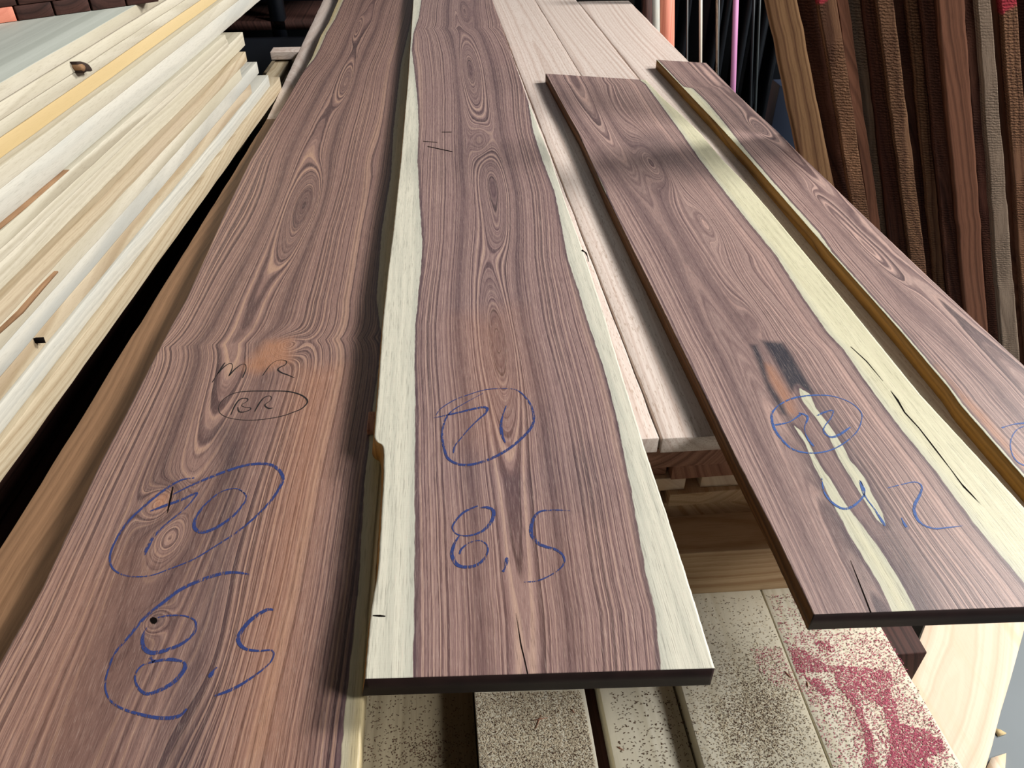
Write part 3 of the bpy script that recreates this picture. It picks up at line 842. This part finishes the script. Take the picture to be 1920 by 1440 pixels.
for k, yy in enumerate((.30, 1.7, 3.1)):
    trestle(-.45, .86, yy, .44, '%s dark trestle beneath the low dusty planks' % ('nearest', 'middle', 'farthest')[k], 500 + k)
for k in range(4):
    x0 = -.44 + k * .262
    o = board('gap_fill_board', [(x0, .16), (x0 + .258, .16), (x0 + .258, 3.35), (x0, 3.35)], .44, .479, DARKT, 540 + k, 5, 14)  # dark layer added so the gaps between the planks look shaded
    tag(o, '%s added dark board closing the gaps below the dusty planks' % ('leftmost', 'second from left', 'third from left', 'rightmost')[k], 'board', 'dark boards added below the dusty planks')

# ------------------------------------------------------------------ pile of pale boards on the left
XF = -0.62
dirx = math.tan(math.radians(3.6))
def face(px, py, out=.009):
    """point on the right-hand face of the pale pile"""
    d = ray(px, py)
    # x = XF + out + dirx * (y - .75)
    k = (XF + out - dirx * .75) / (d.x - dirx * d.y)
    return EYE + d * k


PB_Y = [157, 195, 238, 273, 315, 360, 430, 466, 500, 563, 610, 665, 723, 770, 830, 905]     # joints where the face leaves the photo's left side
PH = [1.55 - face(0, yy).z for yy in PB_Y]
PM = [POP_W, POP_W, POP_W, POP_Y, POP_W, POP_G, POP_W, POP_W, POP_W, POP_T, POP_W, POP_G, POP_T, POP_G, POP_T]
PF = [3.6, 3.6, 3.6, 3.5, 3.4, 3.2, 2.06, 2.10, 2.26, 2.20, 2.15, 2.32, 2.22, 2.4, 2.5]
lev = [(PH[k], PH[k + 1], PM[k], PF[k]) for k in range(15)]
names = {0: 'topmost cream board of the pale pile, weathered grey on top', 1: 'cream board second from the top of the pale pile',
         2: 'cream board just above the yellow one in the pale pile', 3: 'yellow board in the upper part of the pale pile',
         4: 'cream board just below the yellow one in the pale pile', 5: 'thick bluish-white board two below the yellow one in the pale pile'}
for i, (h0, h1, m, yf) in enumerate(lev):
    off = RS.uniform(-.007, .007) + (0.012 if i in (6, 7) else 0) + (i > 8) * .004
    yn = 0.0
    lam = lambda y: XF + off + dirx * (y - 0.75)
    w_ = RS.uniform(.30, .36) if i else .62
    mats = m
    o = board('poplar_board', [(lam(yn) - w_, yn), (lam(yn), yn), (lam(yf) + RS.uniform(-.004, .004), yf), (lam(yf) - w_, yf)], 1.55 - h1, 1.55 - h0 - .0014, m, 600 + i, 8, 60, wob=.0007)
    nth = ['', '', '', '', '', '', 'seventh', 'eighth', 'ninth', 'tenth', 'eleventh', 'twelfth', 'thirteenth', 'fourteenth', 'lowest'][i]
    tag(o, names.get(i, '%s pale board %s in the pile on the left' % (nth, 'counted from the top' if i < 14 else 'of all')), 'board', 'pale boards piled on the left')
    if i == 0:
        o.data.materials.append(POP_TOP)
        for p in o.data.polygons:
            if p.normal.z > 0.9: p.material_index = 1
    if i:    # a second board behind fills the pile's width
        o2 = board('poplar_board', [(lam(yn) - .64, yn), (lam(yn) - w_ - .004, yn), (lam(yf) - w_ - .004, yf - .05), (lam(yf) - .64, yf - .05)], 1.55 - h1, 1.55 - h0 - .0006, m, 640 + i, 4, 12)
        tag(o2, 'pale board hidden behind the front row of the left pile, %s' % ['', 'second from top', 'third from top', 'fourth from top', 'fifth from top', 'sixth from top', 'seventh from top', 'eighth from top', 'seventh from bottom', 'sixth from bottom', 'fifth from bottom', 'fourth from bottom', 'third from bottom', 'second from bottom', 'at the bottom'][i], 'board', 'inner boards of the left pile')

PL = [o for o in COL.objects if o.get('group') == 'pale boards piled on the left']
BARK = plainwood('orange_brown_bark', rgb(126, 96, 70), rgb(150, 118, 88), 6, .5, .8, .1, 0)


HB = (1.55 - PH[-1]) / 6
for k in range(6):
    for m_, (x0, x1) in enumerate([(-.96, -.74), (-1.20, -.97)]):
        jx = RS.uniform(-.008, .008)
        o = board('gap_fill_timber', [(x0 + jx, 0.0), (x1 + jx, 0.0), (x1 + jx + .13, 2.45), (x0 + jx + .13, 2.45)], k * HB, (k + 1) * HB - .0005, DARKT, 520 + k * 2 + m_, 5, 14)  # solid dark stack added to darken the gap under the pile
        tag(o, '%s added dark beam under the pale pile, %s row' % (('lowest', 'second', 'third', 'fourth', 'fifth', 'topmost')[k], 'right' if m_ == 0 else 'left'), 'beam', 'dark beams added under the pale pile')

def face_mark(name, poly, mat, parent, out=.009):
    n = len(poly) // 2
    A = poly[:n]; B = poly[n:][::-1]
    V = []; Fc = []
    for i in range(n):
        for p in (A[i], B[i]):
            V.append(tuple(face(p[0], p[1], out)))
            q = face(p[0], p[1], out); V.append((q.x - .012, q.y, q.z))
        if i:
            k = 4 * i; Fc += [(k - 4, k - 2, k + 2, k), (k - 4, k, k + 1, k - 3), (k - 2, k - 1, k + 3, k + 2)]
    Fc += [(0, 1, 3, 2), (4 * n - 4, 4 * n - 2, 4 * n - 1, 4 * n - 3)]
    return mesh_obj(name, V, Fc, mat, parent=parent, attrs={'ring': [v[1] for v in V]})


face_mark('knot', crop(0, 0, 3, [(432, 346), (452, 345), (478, 352), (500, 364), (515, 384), (520, 396), (512, 402), (498, 400), (484, 404), (472, 412), (462, 398), (452, 378)]), flat('dark_brown_knot', rgb(48, 34, 26), .8), PL[1], .0085)
face_mark('knot_core', crop(0, 0, 3, [(446, 362), (462, 360), (476, 368), (482, 380), (480, 392), (474, 402), (462, 394), (452, 380)]), BARK, PL[1], .0095)
face_mark('bark_edge', [(0, 620), (40, 582), (80, 536), (108, 508), (110, 510), (84, 540), (44, 587), (0, 626)], BARK, PL[10], .0095)
face_mark('knot', [(77, 634), (82, 632), (86, 643), (80, 642)], BLACK, PL[12], .0095)
face_mark('bark_edge', [(0, 427), (60, 377), (130, 318), (131, 319), (62, 380), (0, 431)], BARK, PL[6], .0095)

# ------------------------------------------------------------------ dark timbers on the pale pile
zt = 1.55 - PH[0] - .0012
a0 = at(-40, 50, zt); a1 = at(300, 3, zt)
dv = Vector((a1.x - a0.x, a1.y - a0.y)); Ld = dv.length; dv.normalize(); nv_ = Vector((-dv.y, dv.x))
ncol = 5; wt = Ld / ncol
for r in range(2):
    for c in range(ncol):
        s0 = c * wt + r * wt * .35 - (r * wt * .2)
        P = Vector((a0.x, a0.y)) + dv * (s0 + .001)
        Q = P + dv * (wt - .003)
        m = SALMON if (r == 0 and c in (0,)) or (r == 1 and c == ncol - 1) else DARKT
        z0 = zt + .0004 + r * .0235
        o = board('squared_timber', [(P.x, P.y), (Q.x, Q.y), (Q.x + nv_.x * .5, Q.y + nv_.y * .5), (P.x + nv_.x * .5, P.y + nv_.y * .5)], z0, z0 + .0225, m, 700 + r * 10 + c, 6, 10)
        tag(o, '%s timber, %s row, %s on top of the pale pile' % ('salmon' if m is SALMON else 'dark brown', 'lower' if r == 0 else 'upper',
            ('leftmost', 'second from left', 'middle', 'second from right', 'rightmost')[c]), 'timber', 'squared timbers on the pale pile')

# ------------------------------------------------------------------ pale crosspiece behind the pile, dark shelf
p = at(515, 100, ZB); q = at(572, 92, ZB)
o = box_x('crosspiece', p.x - .02, q.x + .0, p.y + .02, p.y + .09, ZB - .027, ZB - .001, BEECH, 720)
tag(o, 'pale pinkish crosspiece behind the far end of the pale pile', 'wood strip')
for k, (px, py, L_) in enumerate([(548, 108, .9), (560, 112, .7), (535, 118, .8)]):
    p = at(px, py, .80 - .03 * k)
    o = board('board_offcut', [(p.x - .05 - .02, p.y - L_), (p.x - .02, p.y - L_), (p.x, p.y), (p.x - .05, p.y)], .78 - .028 * k, .806 - .028 * k, POP_T, 730 + k)
    tag(o, '%s tan offcut wedged between the pale pile and the pinkish board' % ('upper', 'middle', 'lower')[k], 'wood strip')

sh = bpy.data.objects.new('shelf_rack', None); COL.objects.link(sh); sh.location = (-.9, 4.6, 0)
tag(sh, 'dark shelf rack in the gloom behind the pale pile', 'rack')
bpy.context.view_layer.update()


def boxm(name, x0, x1, y0, y1, z0, z1, mat, parent=None, bev=0.0):
    V = [(x0, y0, z0), (x1, y0, z0), (x1, y1, z0), (x0, y1, z0), (x0, y0, z1), (x1, y0, z1), (x1, y1, z1), (x0, y1, z1)]
    o = mesh_obj(name, V, [(0, 3, 2, 1), (4, 5, 6, 7), (0, 1, 5, 4), (1, 2, 6, 5), (2, 3, 7, 6), (3, 0, 4, 7)], mat, parent=parent,
                 attrs={'ring': [v[0] + .3 * v[2] for v in V]})
    if bev:
        b = o.modifiers.new('bevel', 'BEVEL'); b.width = bev; b.segments = 2
    return o


for xx in (-1.6, -.86, -.30):
    boxm('post', xx, xx + .07, 4.3, 4.37, 0, 1.7, NAVY, sh)
boxm('back_panel', -2.6, .3, 4.8, 4.83, 0, 1.75, NAVY, sh)
boxm('added_dark_panel', -2.6, .3, 4.2, 4.24, 0, .6, NAVY, sh)  # this panel and the back one added to hide the lit floor
for zz in (.62, .98, 1.35):
    boxm('shelf', -1.6, -.23, 4.3, 4.8, zz, zz + .04, DARKT, sh)

# ------------------------------------------------------------------ black rack with coloured strips behind the beech
YR = 3.7
rk = bpy.data.objects.new('lumber_rack', None); COL.objects.link(rk)
rk.location = (1.6, YR, 0); tag(rk, 'black steel rack with navy dividers behind the pinkish boards', 'rack')
bpy.context.view_layer.update()
xa = aty(1262, 0, YR).x; xb = aty(1500, 100, YR).x
boxm('back_panel', xa - .1, xb + .6, YR + .30, YR + .33, 0, 1.75, NAVY, rk)
boxm('base', xa, xb + .6, YR - .015, YR + .25, 0, .06, NAVY, rk)
for px in (1290, 1350, 1365, 1405, 1440, 1470):
    xx = aty(px, 0, YR + .12).x
    boxm('divider', xx, xx + .02, YR + .12, YR + .25, .06, 1.75, NAVY, rk)


def upright(name, px0, px1, pxb0, pxb1, y, mat, label, cat, bottom=.06, th=.03, par=None, yb=170, group=None):
    """board standing on edge, given by its left/right sides at the photograph's top and at height yb"""
    A = aty(px0, 0, y); B = aty(px1, 0, y); C = aty(pxb0, yb, y); D = aty(pxb1, yb, y)
    def ext(p, q_, z):
        t = (z - p.z) / (q_.z - p.z); return p.x + (q_.x - p.x) * t
    zt_ = A.z + .25
    V = []
    for yy in (y, y + th):
        for z in (bottom, zt_):
            V.append((ext(A, C, z), yy, z)); V.append((ext(B, D, z), yy, z))
    f = [(0, 1, 3, 2), (4, 6, 7, 5), (0, 2, 6, 4), (1, 5, 7, 3), (2, 3, 7, 6), (0, 4, 5, 1)]
    o = mesh_obj(name, V, f, mat, attrs={'ring': [v[0] * 2 + .1 * v[2] for v in V]}, parent=par)
    if par is None: tag(o, label, cat, group)
    return o


upright('upright_board', 1205, 1222, 1209, 1227, YR - .07, DARKT, 'dark brown board standing behind the far end of the pinkish boards', 'board', 0, .03)
upright('upright_board', 1223, 1237, 1225, 1238, YR - .06, POP_G, 'off-white board standing left of the salmon one', 'board', 0, .03)
upright('upright_board', 1238.5, 1265, 1238.5, 1264, YR - .05, SALMON, 'salmon-pink board standing at the left end of the black rack', 'board', 0, .03)
upright('edge_strip', 1288, 1290.5, 1287, 1289.5, YR, STEEL, 'thin grey steel edge left of the white strip', 'strip', .06, .01, None)
upright('edge_strip', 1311.5, 1317, 1312, 1316, YR, WHITE, 'thin white edge of a panel standing in the black rack', 'strip', .06, .012)
upright('edge_strip', 1343, 1345.5, 1343, 1345.5, YR, LGREY, 'very thin brown strip right of the white one', 'strip', .06, .012)
upright('edge_strip', 1346.5, 1349.5, 1344.5, 1347, YR, STEEL, 'thin grey strip touching the very thin brown one', 'strip', .06, .012)
upright('edge_strip', 1375.5, 1385.5, 1370, 1379.5, YR, PINK, 'bright pink edge of a panel standing in the black rack', 'strip', .06, .012)
upright('edge_strip', 1413, 1416, 1408, 1410, YR, flat('dark_steel', rgb(52, 58, 62), .5, .4), 'faint dark grey strip right of the pink one', 'strip', .06, .02)
upright('edge_strip', 1424, 1427, 1417, 1420, YR, flat('dark_steel_edge', rgb(58, 64, 66), .5, .4), 'faint dark grey strip nearest the leaning lumber', 'strip', .06, .02)
# navy post at the foot of the leaning lumber
p0 = aty(1462, 160, 2.9); p1 = aty(1490, 290, 2.9)
o = boxm('rack_post', p0.x - .0, p0.x + .12, 2.9, 2.98, 0, p0.z + .0, BLUE, None, .003)
tag(o, 'short dark blue post below the leaning lumber', 'post')

# ------------------------------------------------------------------ leaning rough lumber on the right
Z4 = lambda x0, x1, xb0, xb1: (1400 + x0 / 3.692, 1400 + x1 / 3.692, 1400 + xb0 / 3.692, 1400 + xb1 / 3.692)
YL = 1.86
PINKP = rgb(170, 60, 70)
LR_P = plainwood('rough_brown_lumber_painted', rgb(88, 60, 46), rgb(144, 106, 80), 110, 0.5, 0.85, 0.1, 0.1, rgb(120, 84, 66), 0.5, 1.0, (1.315, PINKP))
lean = [
    (140, 352, 430, 640, LTAN, 0.00, 'tan striped sawn board at the left end of the leaning lumber'),
    (350, 500, 636, 745, LDARK, .03, 'dark board with faint saw marks beside the tan striped one, leaning'),
    (496, 622, 738, 835, LR_P, -.01, 'leaning board edge with rope-like saw ridges and red paint at the top'),
    (620, 700, 832, 905, LRED, .01, 'smooth reddish leaning board right of the rope-like ridged one'),
    (695, 815, 880, 965, LGREY, .03, 'greyish leaning board with dark specks between two dark ones'),
    (808, 905, 960, 1090, LDARK, 0.0, 'dark smooth leaning board right of the speckled greyish one'),
    (900, 1015, 1085, 1192, LROUGH, -.025, 'rough leaning board with ridges, fourth ridged from the left'),
    (1010, 1115, 1188, 1262, LDARK, .04, 'deep-set dark purple-brown leaning board'),
    (1110, 1215, 1256, 1345, LROUGH, .02, 'dim ridged leaning board right of the deep-set dark one'),
    (1210, 1325, 1340, 1455, LDARK, 0.0, 'dark leaning board with a split, left of the smooth red-brown one'),
    (1320, 1505, 1450, 1610, LRED, -.02, 'wide smooth red-brown leaning board'),
    (1500, 1600, 1606, 1700, LDARK, .02, 'narrow dark red leaning board left of the pale grey one'),
    (1596, 1690, 1690, 1812, LGREY, -.03, 'pale grey-brown smooth leaning board standing forward'),
    (1688, 1765, 1808, 1868, LRED, .01, 'thin red leaning board right of the pale grey one'),
    (1762, 1870, 1862, 1975, LR_P, -.02, 'bark-rough leaning board edge with pinkish top near the right border'),
    (1868, 1990, 1972, 2080, LDARK, .03, 'dark leaning board at the right border of the photo'),
    (1990, 2200, 2080, 2260, LROUGH, 0.0, 'rough leaning board just beyond the right border'),
]
for i, (x0, x1, b0, b1_, m, dy, lab) in enumerate(lean):
    pa, pb, pc, pd = Z4(x0, x1, b0, b1_)
    y = YL + dy
    A = aty(pa, 0, y); B = aty(pb, 0, y); C = aty(pc, 390, y); D = aty(pd, 390, y)
    top = (A + B) / 2; bot = (C + D) / 2
    d = (top - bot).normalized()
    t = -bot.z / d.z
    foot = bot + d * t
    side = Vector((0, 1, 0)).cross(d).normalized()      # width direction
    if side.x < 0: side = -side
    nrm = side.cross(d)
    if nrm.y > 0: nrm = -nrm
    # local X = side, Y = along, Z = facing the camera side
    xx = side; yy_ = d; zz_ = xx.cross(yy_)
    sgn = 1
    M = Matrix(((xx.x, yy_.x, zz_.x, foot.x), (xx.y, yy_.y, zz_.y, foot.y), (xx.z, yy_.z, zz_.z, foot.z), (0, 0, 0, 1)))
    L_ = (1.375 + RS.uniform(-.03, .02)) / d.z
    def wloc(P):   # side coordinate of a point
        return (P - foot).dot(xx), (P - foot).dot(yy_)
    a_, ta = wloc(A); b_, tb = wloc(B); c_, tc_ = wloc(C); d_, td = wloc(D)
    def ext(s0, t0, s1, t1, tt): return s0 + (s1 - s0) * (tt - t0) / (t1 - t0)
    q0 = .05 if i % 2 else .06
    quad = [(ext(a_, ta, c_, tc_, .45) , 0.0), (ext(b_, tb, d_, td, .45) , 0.0), (ext(b_, tb, d_, td, L_), L_), (ext(a_, ta, c_, tc_, L_), L_)]
    depth = .02
    z0, z1 = (-depth, 0) if zz_.y < 0 else (0, depth)
    # lowest corner stands on the floor
    o = board('leaning_board', quad, z0, z1, m, 800 + i, 10, 60, wob=.0015, frame=M)
    tag(o, lab, 'board', 'rough lumber leaning at the right')

# ------------------------------------------------------------------ pale plank and scraps on the floor at lower right
zq = .12
A = at(1735, 1180, zq); B = at(1925, 1180, zq)
VPd = Vector((math.sin(math.radians(37.6) + YAW), math.cos(math.radians(37.6) + YAW)))
E = at(1708, 1240, zq); Fp = at(1848, 1440, zq)
o = board('maple_plank', [(E.x - VPd.x * .45, E.y - VPd.y * .45), (Fp.x - VPd.x * .25, Fp.y - VPd.y * .25), (Fp.x + VPd.x * .62, Fp.y + VPd.y * .62), (E.x + VPd.x * .42, E.y + VPd.y * .42)],
          zq - .04, zq, MAPLE, 900, 10, 20)
tag(o, 'pale plank with curved grain lying askew on the floor at lower right', 'plank')
ob = o
for k, s_ in enumerate((-.12, .30)):
    cx = (E.x + Fp.x) / 2 + VPd.x * s_; cy = (E.y + Fp.y) / 2 + VPd.y * s_
    o = box_x('prop_block', cx - .07, cx + .07, cy - .04, cy + .04, 0, zq - .04, DARKT, 910 + k)
    tag(o, '%s dark block propping the askew pale plank off the floor' % ('nearer', 'farther')[k], 'timber')
p = at(1700, 1190, .30)
o = boxm('added_dark_block', p.x - .16, p.x + .02, p.y - .04, p.y + .04, 0, .30, DARKT, None, .003)  # block added to darken the shadowed wedge beside the askew plank
tag(o, 'dark block added to fill the shaded wedge below the end of the slab marked 72', 'timber')
tri = [at(1858, 1422, .004), at(1886, 1413, .004), at(1882, 1470, .004), at(1830, 1480, .004)]
V = [(v.x, v.y, .0005) for v in tri] + [(v.x, v.y, .006) for v in tri]
o = mesh_obj('wood_scrap', V, [(0, 3, 2, 1), (4, 5, 6, 7), (0, 1, 5, 4), (1, 2, 6, 5), (2, 3, 7, 6), (3, 0, 4, 7)], MAPLE, attrs={'ring': [v[0] for v in V]})
tag(o, 'pale pointed scrap on the grey floor in the bottom right corner', 'wood scrap')
ch = [at(1864, 1365, .003), at(1875, 1368, .003), (at(1887, 1375, .003)), at(1872, 1380, .003)]
V = [(v.x, v.y, .0004) for v in ch] + [(v.x, v.y, .004) for v in ch]
o = mesh_obj('wood_chip', V, [(0, 1, 2, 3), (4, 5, 6, 7), (0, 1, 5, 4), (1, 2, 6, 5), (2, 3, 7, 6), (3, 0, 4, 7)], POP_Y, attrs={'ring': [v[0] for v in V]})
tag(o, 'small yellowish wood chip on the grey floor beside the askew plank', 'wood chip')


# ------------------------------------------------------------------ sawdust
def dust(name, samples, mat, label, ln=(.0012, .0034), wd=.0005):
    """samples: list of (px, py, z); every chip is a small curled sliver"""
    V = []; Fc = []
    for (px, py, z) in samples:
        p = at(px, py, z)
        a = random.uniform(0, math.tau); L_ = random.uniform(*ln); w_ = wd * random.uniform(.6, 1.4)
        d = Vector((math.cos(a), math.sin(a))); n = Vector((-d.y, d.x)); cv = random.uniform(-.35, .35) * L_
        b = len(V)
        for k, t in enumerate((-.5, 0, .5)):
            c = Vector((p.x, p.y)) + d * (t * L_) + n * (cv * (1 - abs(2 * t)))
            ww = w_ * (1.0 if t == 0 else .5)
            zz = z + .0005 + (0 if t else random.uniform(0, .0007))
            V.append((c.x + n.x * ww, c.y + n.y * ww, zz)); V.append((c.x - n.x * ww, c.y - n.y * ww, zz + random.uniform(0, .0004)))
        Fc.append((b, b + 1, b + 3, b + 2)); Fc.append((b + 2, b + 3, b + 5, b + 4))
    o = mesh_obj(name, V, Fc, mat)
    return tag(o, label, 'sawdust', None, 'stuff')


def inpoly(x, y, P):
    c = False
    for i in range(len(P)):
        x0, y0 = P[i]; x1, y1 = P[(i + 1) % len(P)]
        if (y0 > y) != (y1 > y) and x < (x1 - x0) * (y - y0) / (y1 - y0) + x0: c = not c
    return c


def scatter(poly, n, z, dens=None):
    xs = [p[0] for p in poly]; ys = [p[1] for p in poly]; out = []
    while len(out) < n:
        x = random.uniform(min(xs), max(xs)); y = random.uniform(min(ys), max(ys))
        if inpoly(x, y, poly) and (dens is None or random.random() < dens(x, y)): out.append((x, y, z))
    return out


DB = flat('brown_sawdust', rgb(92, 70, 56), .9, .1, .3, 400)
DG = flat('grey_cream_sawdust', rgb(206, 192, 166), .9, .1, .15, 400)
DP = flat('pink_sawdust', rgb(182, 92, 112), .9, .1, .25, 300)
P2 = [(893, 1300), (1090, 1296), (1118, 1445), (1150, 1620), (913, 1620), (901, 1445)]
P1 = [(680, 1306), (886, 1306), (893, 1445), (900, 1600), (660, 1600), (676, 1445)]
P3 = [(1140, 1298), (1275, 1294), (1318, 1445), (1360, 1600), (1200, 1600), (1168, 1445)]
P4 = [(1290, 1118), (1426, 1116), (1555, 1445), (1612, 1590), (1368, 1590), (1325, 1445), (1282, 1300)]
P5 = [(1436, 1116), (1592, 1110), (1658, 1186), (1702, 1256), (1802, 1445), (1885, 1590), (1622, 1590), (1566, 1445)]
dust('sawdust', scatter(P2, 4200, ZC), DB, 'brown sawdust covering the plank below the slab marked 71', (.0012, .003))
dust('sawdust', scatter(P2, 11000, ZC), DG, 'cream shavings covering the plank below the slab marked 71', (.0012, .0032), .0006)
dust('sawdust', scatter(P1, 1500, .500, lambda x, y: .25 + .75 * math.exp(-((x - 800) / 60) ** 2 - ((y - 1405) / 35) ** 2)), DB, 'sparse dark sawdust on the dim leftmost low plank', (.0012, .003))
dust('sawdust', scatter(P3, 900, .522), DB, 'sparse brown sawdust on the sunken low plank', (.0012, .0034))
g4 = lambda x, y: min(1, .12 + 1.0 * math.exp(-((x - 1420) / 75) ** 2 - ((y - 1340) / 90) ** 2))
dust('sawdust', scatter(P4, 3900, ZC, g4), DB, 'brown sawdust on the wide plank left of the seam', (.0010, .0028), .0004)
dust('sawdust', scatter(P4, 3000, ZC, g4), DG, 'cream shavings on the wide plank left of the seam', (.0012, .0034))
Z2 = lambda p: [(1300 + a / 3.097, 1080 + b / 3.097) for a, b in p]
heavy = [Z2([(810, 550), (880, 560), (1130, 640), (1180, 740), (1170, 900), (1160, 1000), (1100, 760), (1010, 720), (960, 660), (990, 820), (1040, 930), (1050, 1030), (1010, 1050), (990, 900), (920, 740), (840, 640)]),
         Z2([(1150, 740), (1200, 860), (1330, 890), (1450, 960), (1460, 1010), (1350, 1060), (1400, 1115), (1110, 1115), (1140, 1000)]),
         Z2([(560, 420), (640, 430), (780, 520), (1000, 530), (1150, 560), (1160, 640), (900, 560), (760, 560), (600, 560)]),
         Z2([(700, 380), (790, 380), (800, 440), (740, 440)]),
         Z2([(650, 590), (740, 600), (810, 690), (760, 700), (690, 640)]),
         Z2([(1000, 1060), (1060, 1050), (1060, 1120), (990, 1120)])]


def pd(x, y):
    for P in heavy:
        if inpoly(x, y, P): return 1.0
    v = .10
    if inpoly(x, y, Z2([(520, 330), (1140, 330), (1260, 640), (1500, 1000), (1440, 1120), (980, 1120), (880, 800), (700, 740), (560, 560)])): v = .26
    return v


dust('sawdust', scatter(P5, 12500, ZC, pd), DP, 'drifts of pink sawdust on the rightmost low plank', (.0012, .0030), .00045)
dust('sawdust', scatter(P5, 2400, ZC), DB, 'sparse brown sawdust on the rightmost low plank', (.0012, .0030), .0004)
dust('sawdust', scatter(Z2([(330, 420), (500, 400), (600, 600), (640, 680), (480, 640), (380, 560)]), 420, ZC), DP, 'thin pink sawdust spilling left over the seam', (.0012, .0028), .0004)
for (x0, y0, x1, y1, z, zl) in [(1002, 1372, 1016, 1338, ZC, 'steeper splinter of the crossed pair'), (992, 1353, 1028, 1346, ZC, 'flatter splinter of the crossed pair'),
                                (1070, 1330, 1078, 1338, ZC, 'short splinter right of the crossed pair'), (1470, 1258, 1483, 1272, ZC, 'red splinter left of the seam'),
                                (1513, 1278, 1515, 1290, ZC, 'dark splinter right of the seam'), (1156, 1400, 1170, 1408, .522, 'splinter on the sunken plank')]:
    a = at(x0, y0, z); b = at(x1, y1, z); d = (b - a).normalized(); n = Vector((-d.y, d.x, 0)) * .0007
    V = [tuple(a + Vector((0, 0, .0004))), tuple((a + b) / 2 - n + Vector((0, 0, .0004))), tuple(b + Vector((0, 0, .0004))), tuple((a + b) / 2 + n + Vector((0, 0, .0004))),
         tuple(a + Vector((0, 0, .0014))), tuple((a + b) / 2 - n + Vector((0, 0, .002))), tuple(b + Vector((0, 0, .0014))), tuple((a + b) / 2 + n + Vector((0, 0, .002)))]
    o = mesh_obj('splinter', V, [(0, 3, 2, 1), (4, 5, 6, 7), (0, 1, 5, 4), (1, 2, 6, 5), (2, 3, 7, 6), (3, 0, 4, 7)], RED_B, attrs={'ring': [0] * 8})
    tag(o, zl + ' lying in the sawdust', 'splinter')

for o in COL.objects:
    if o.parent is None and o.get('label') and not o.get('kind'):
        o['kind'] = 'thing'
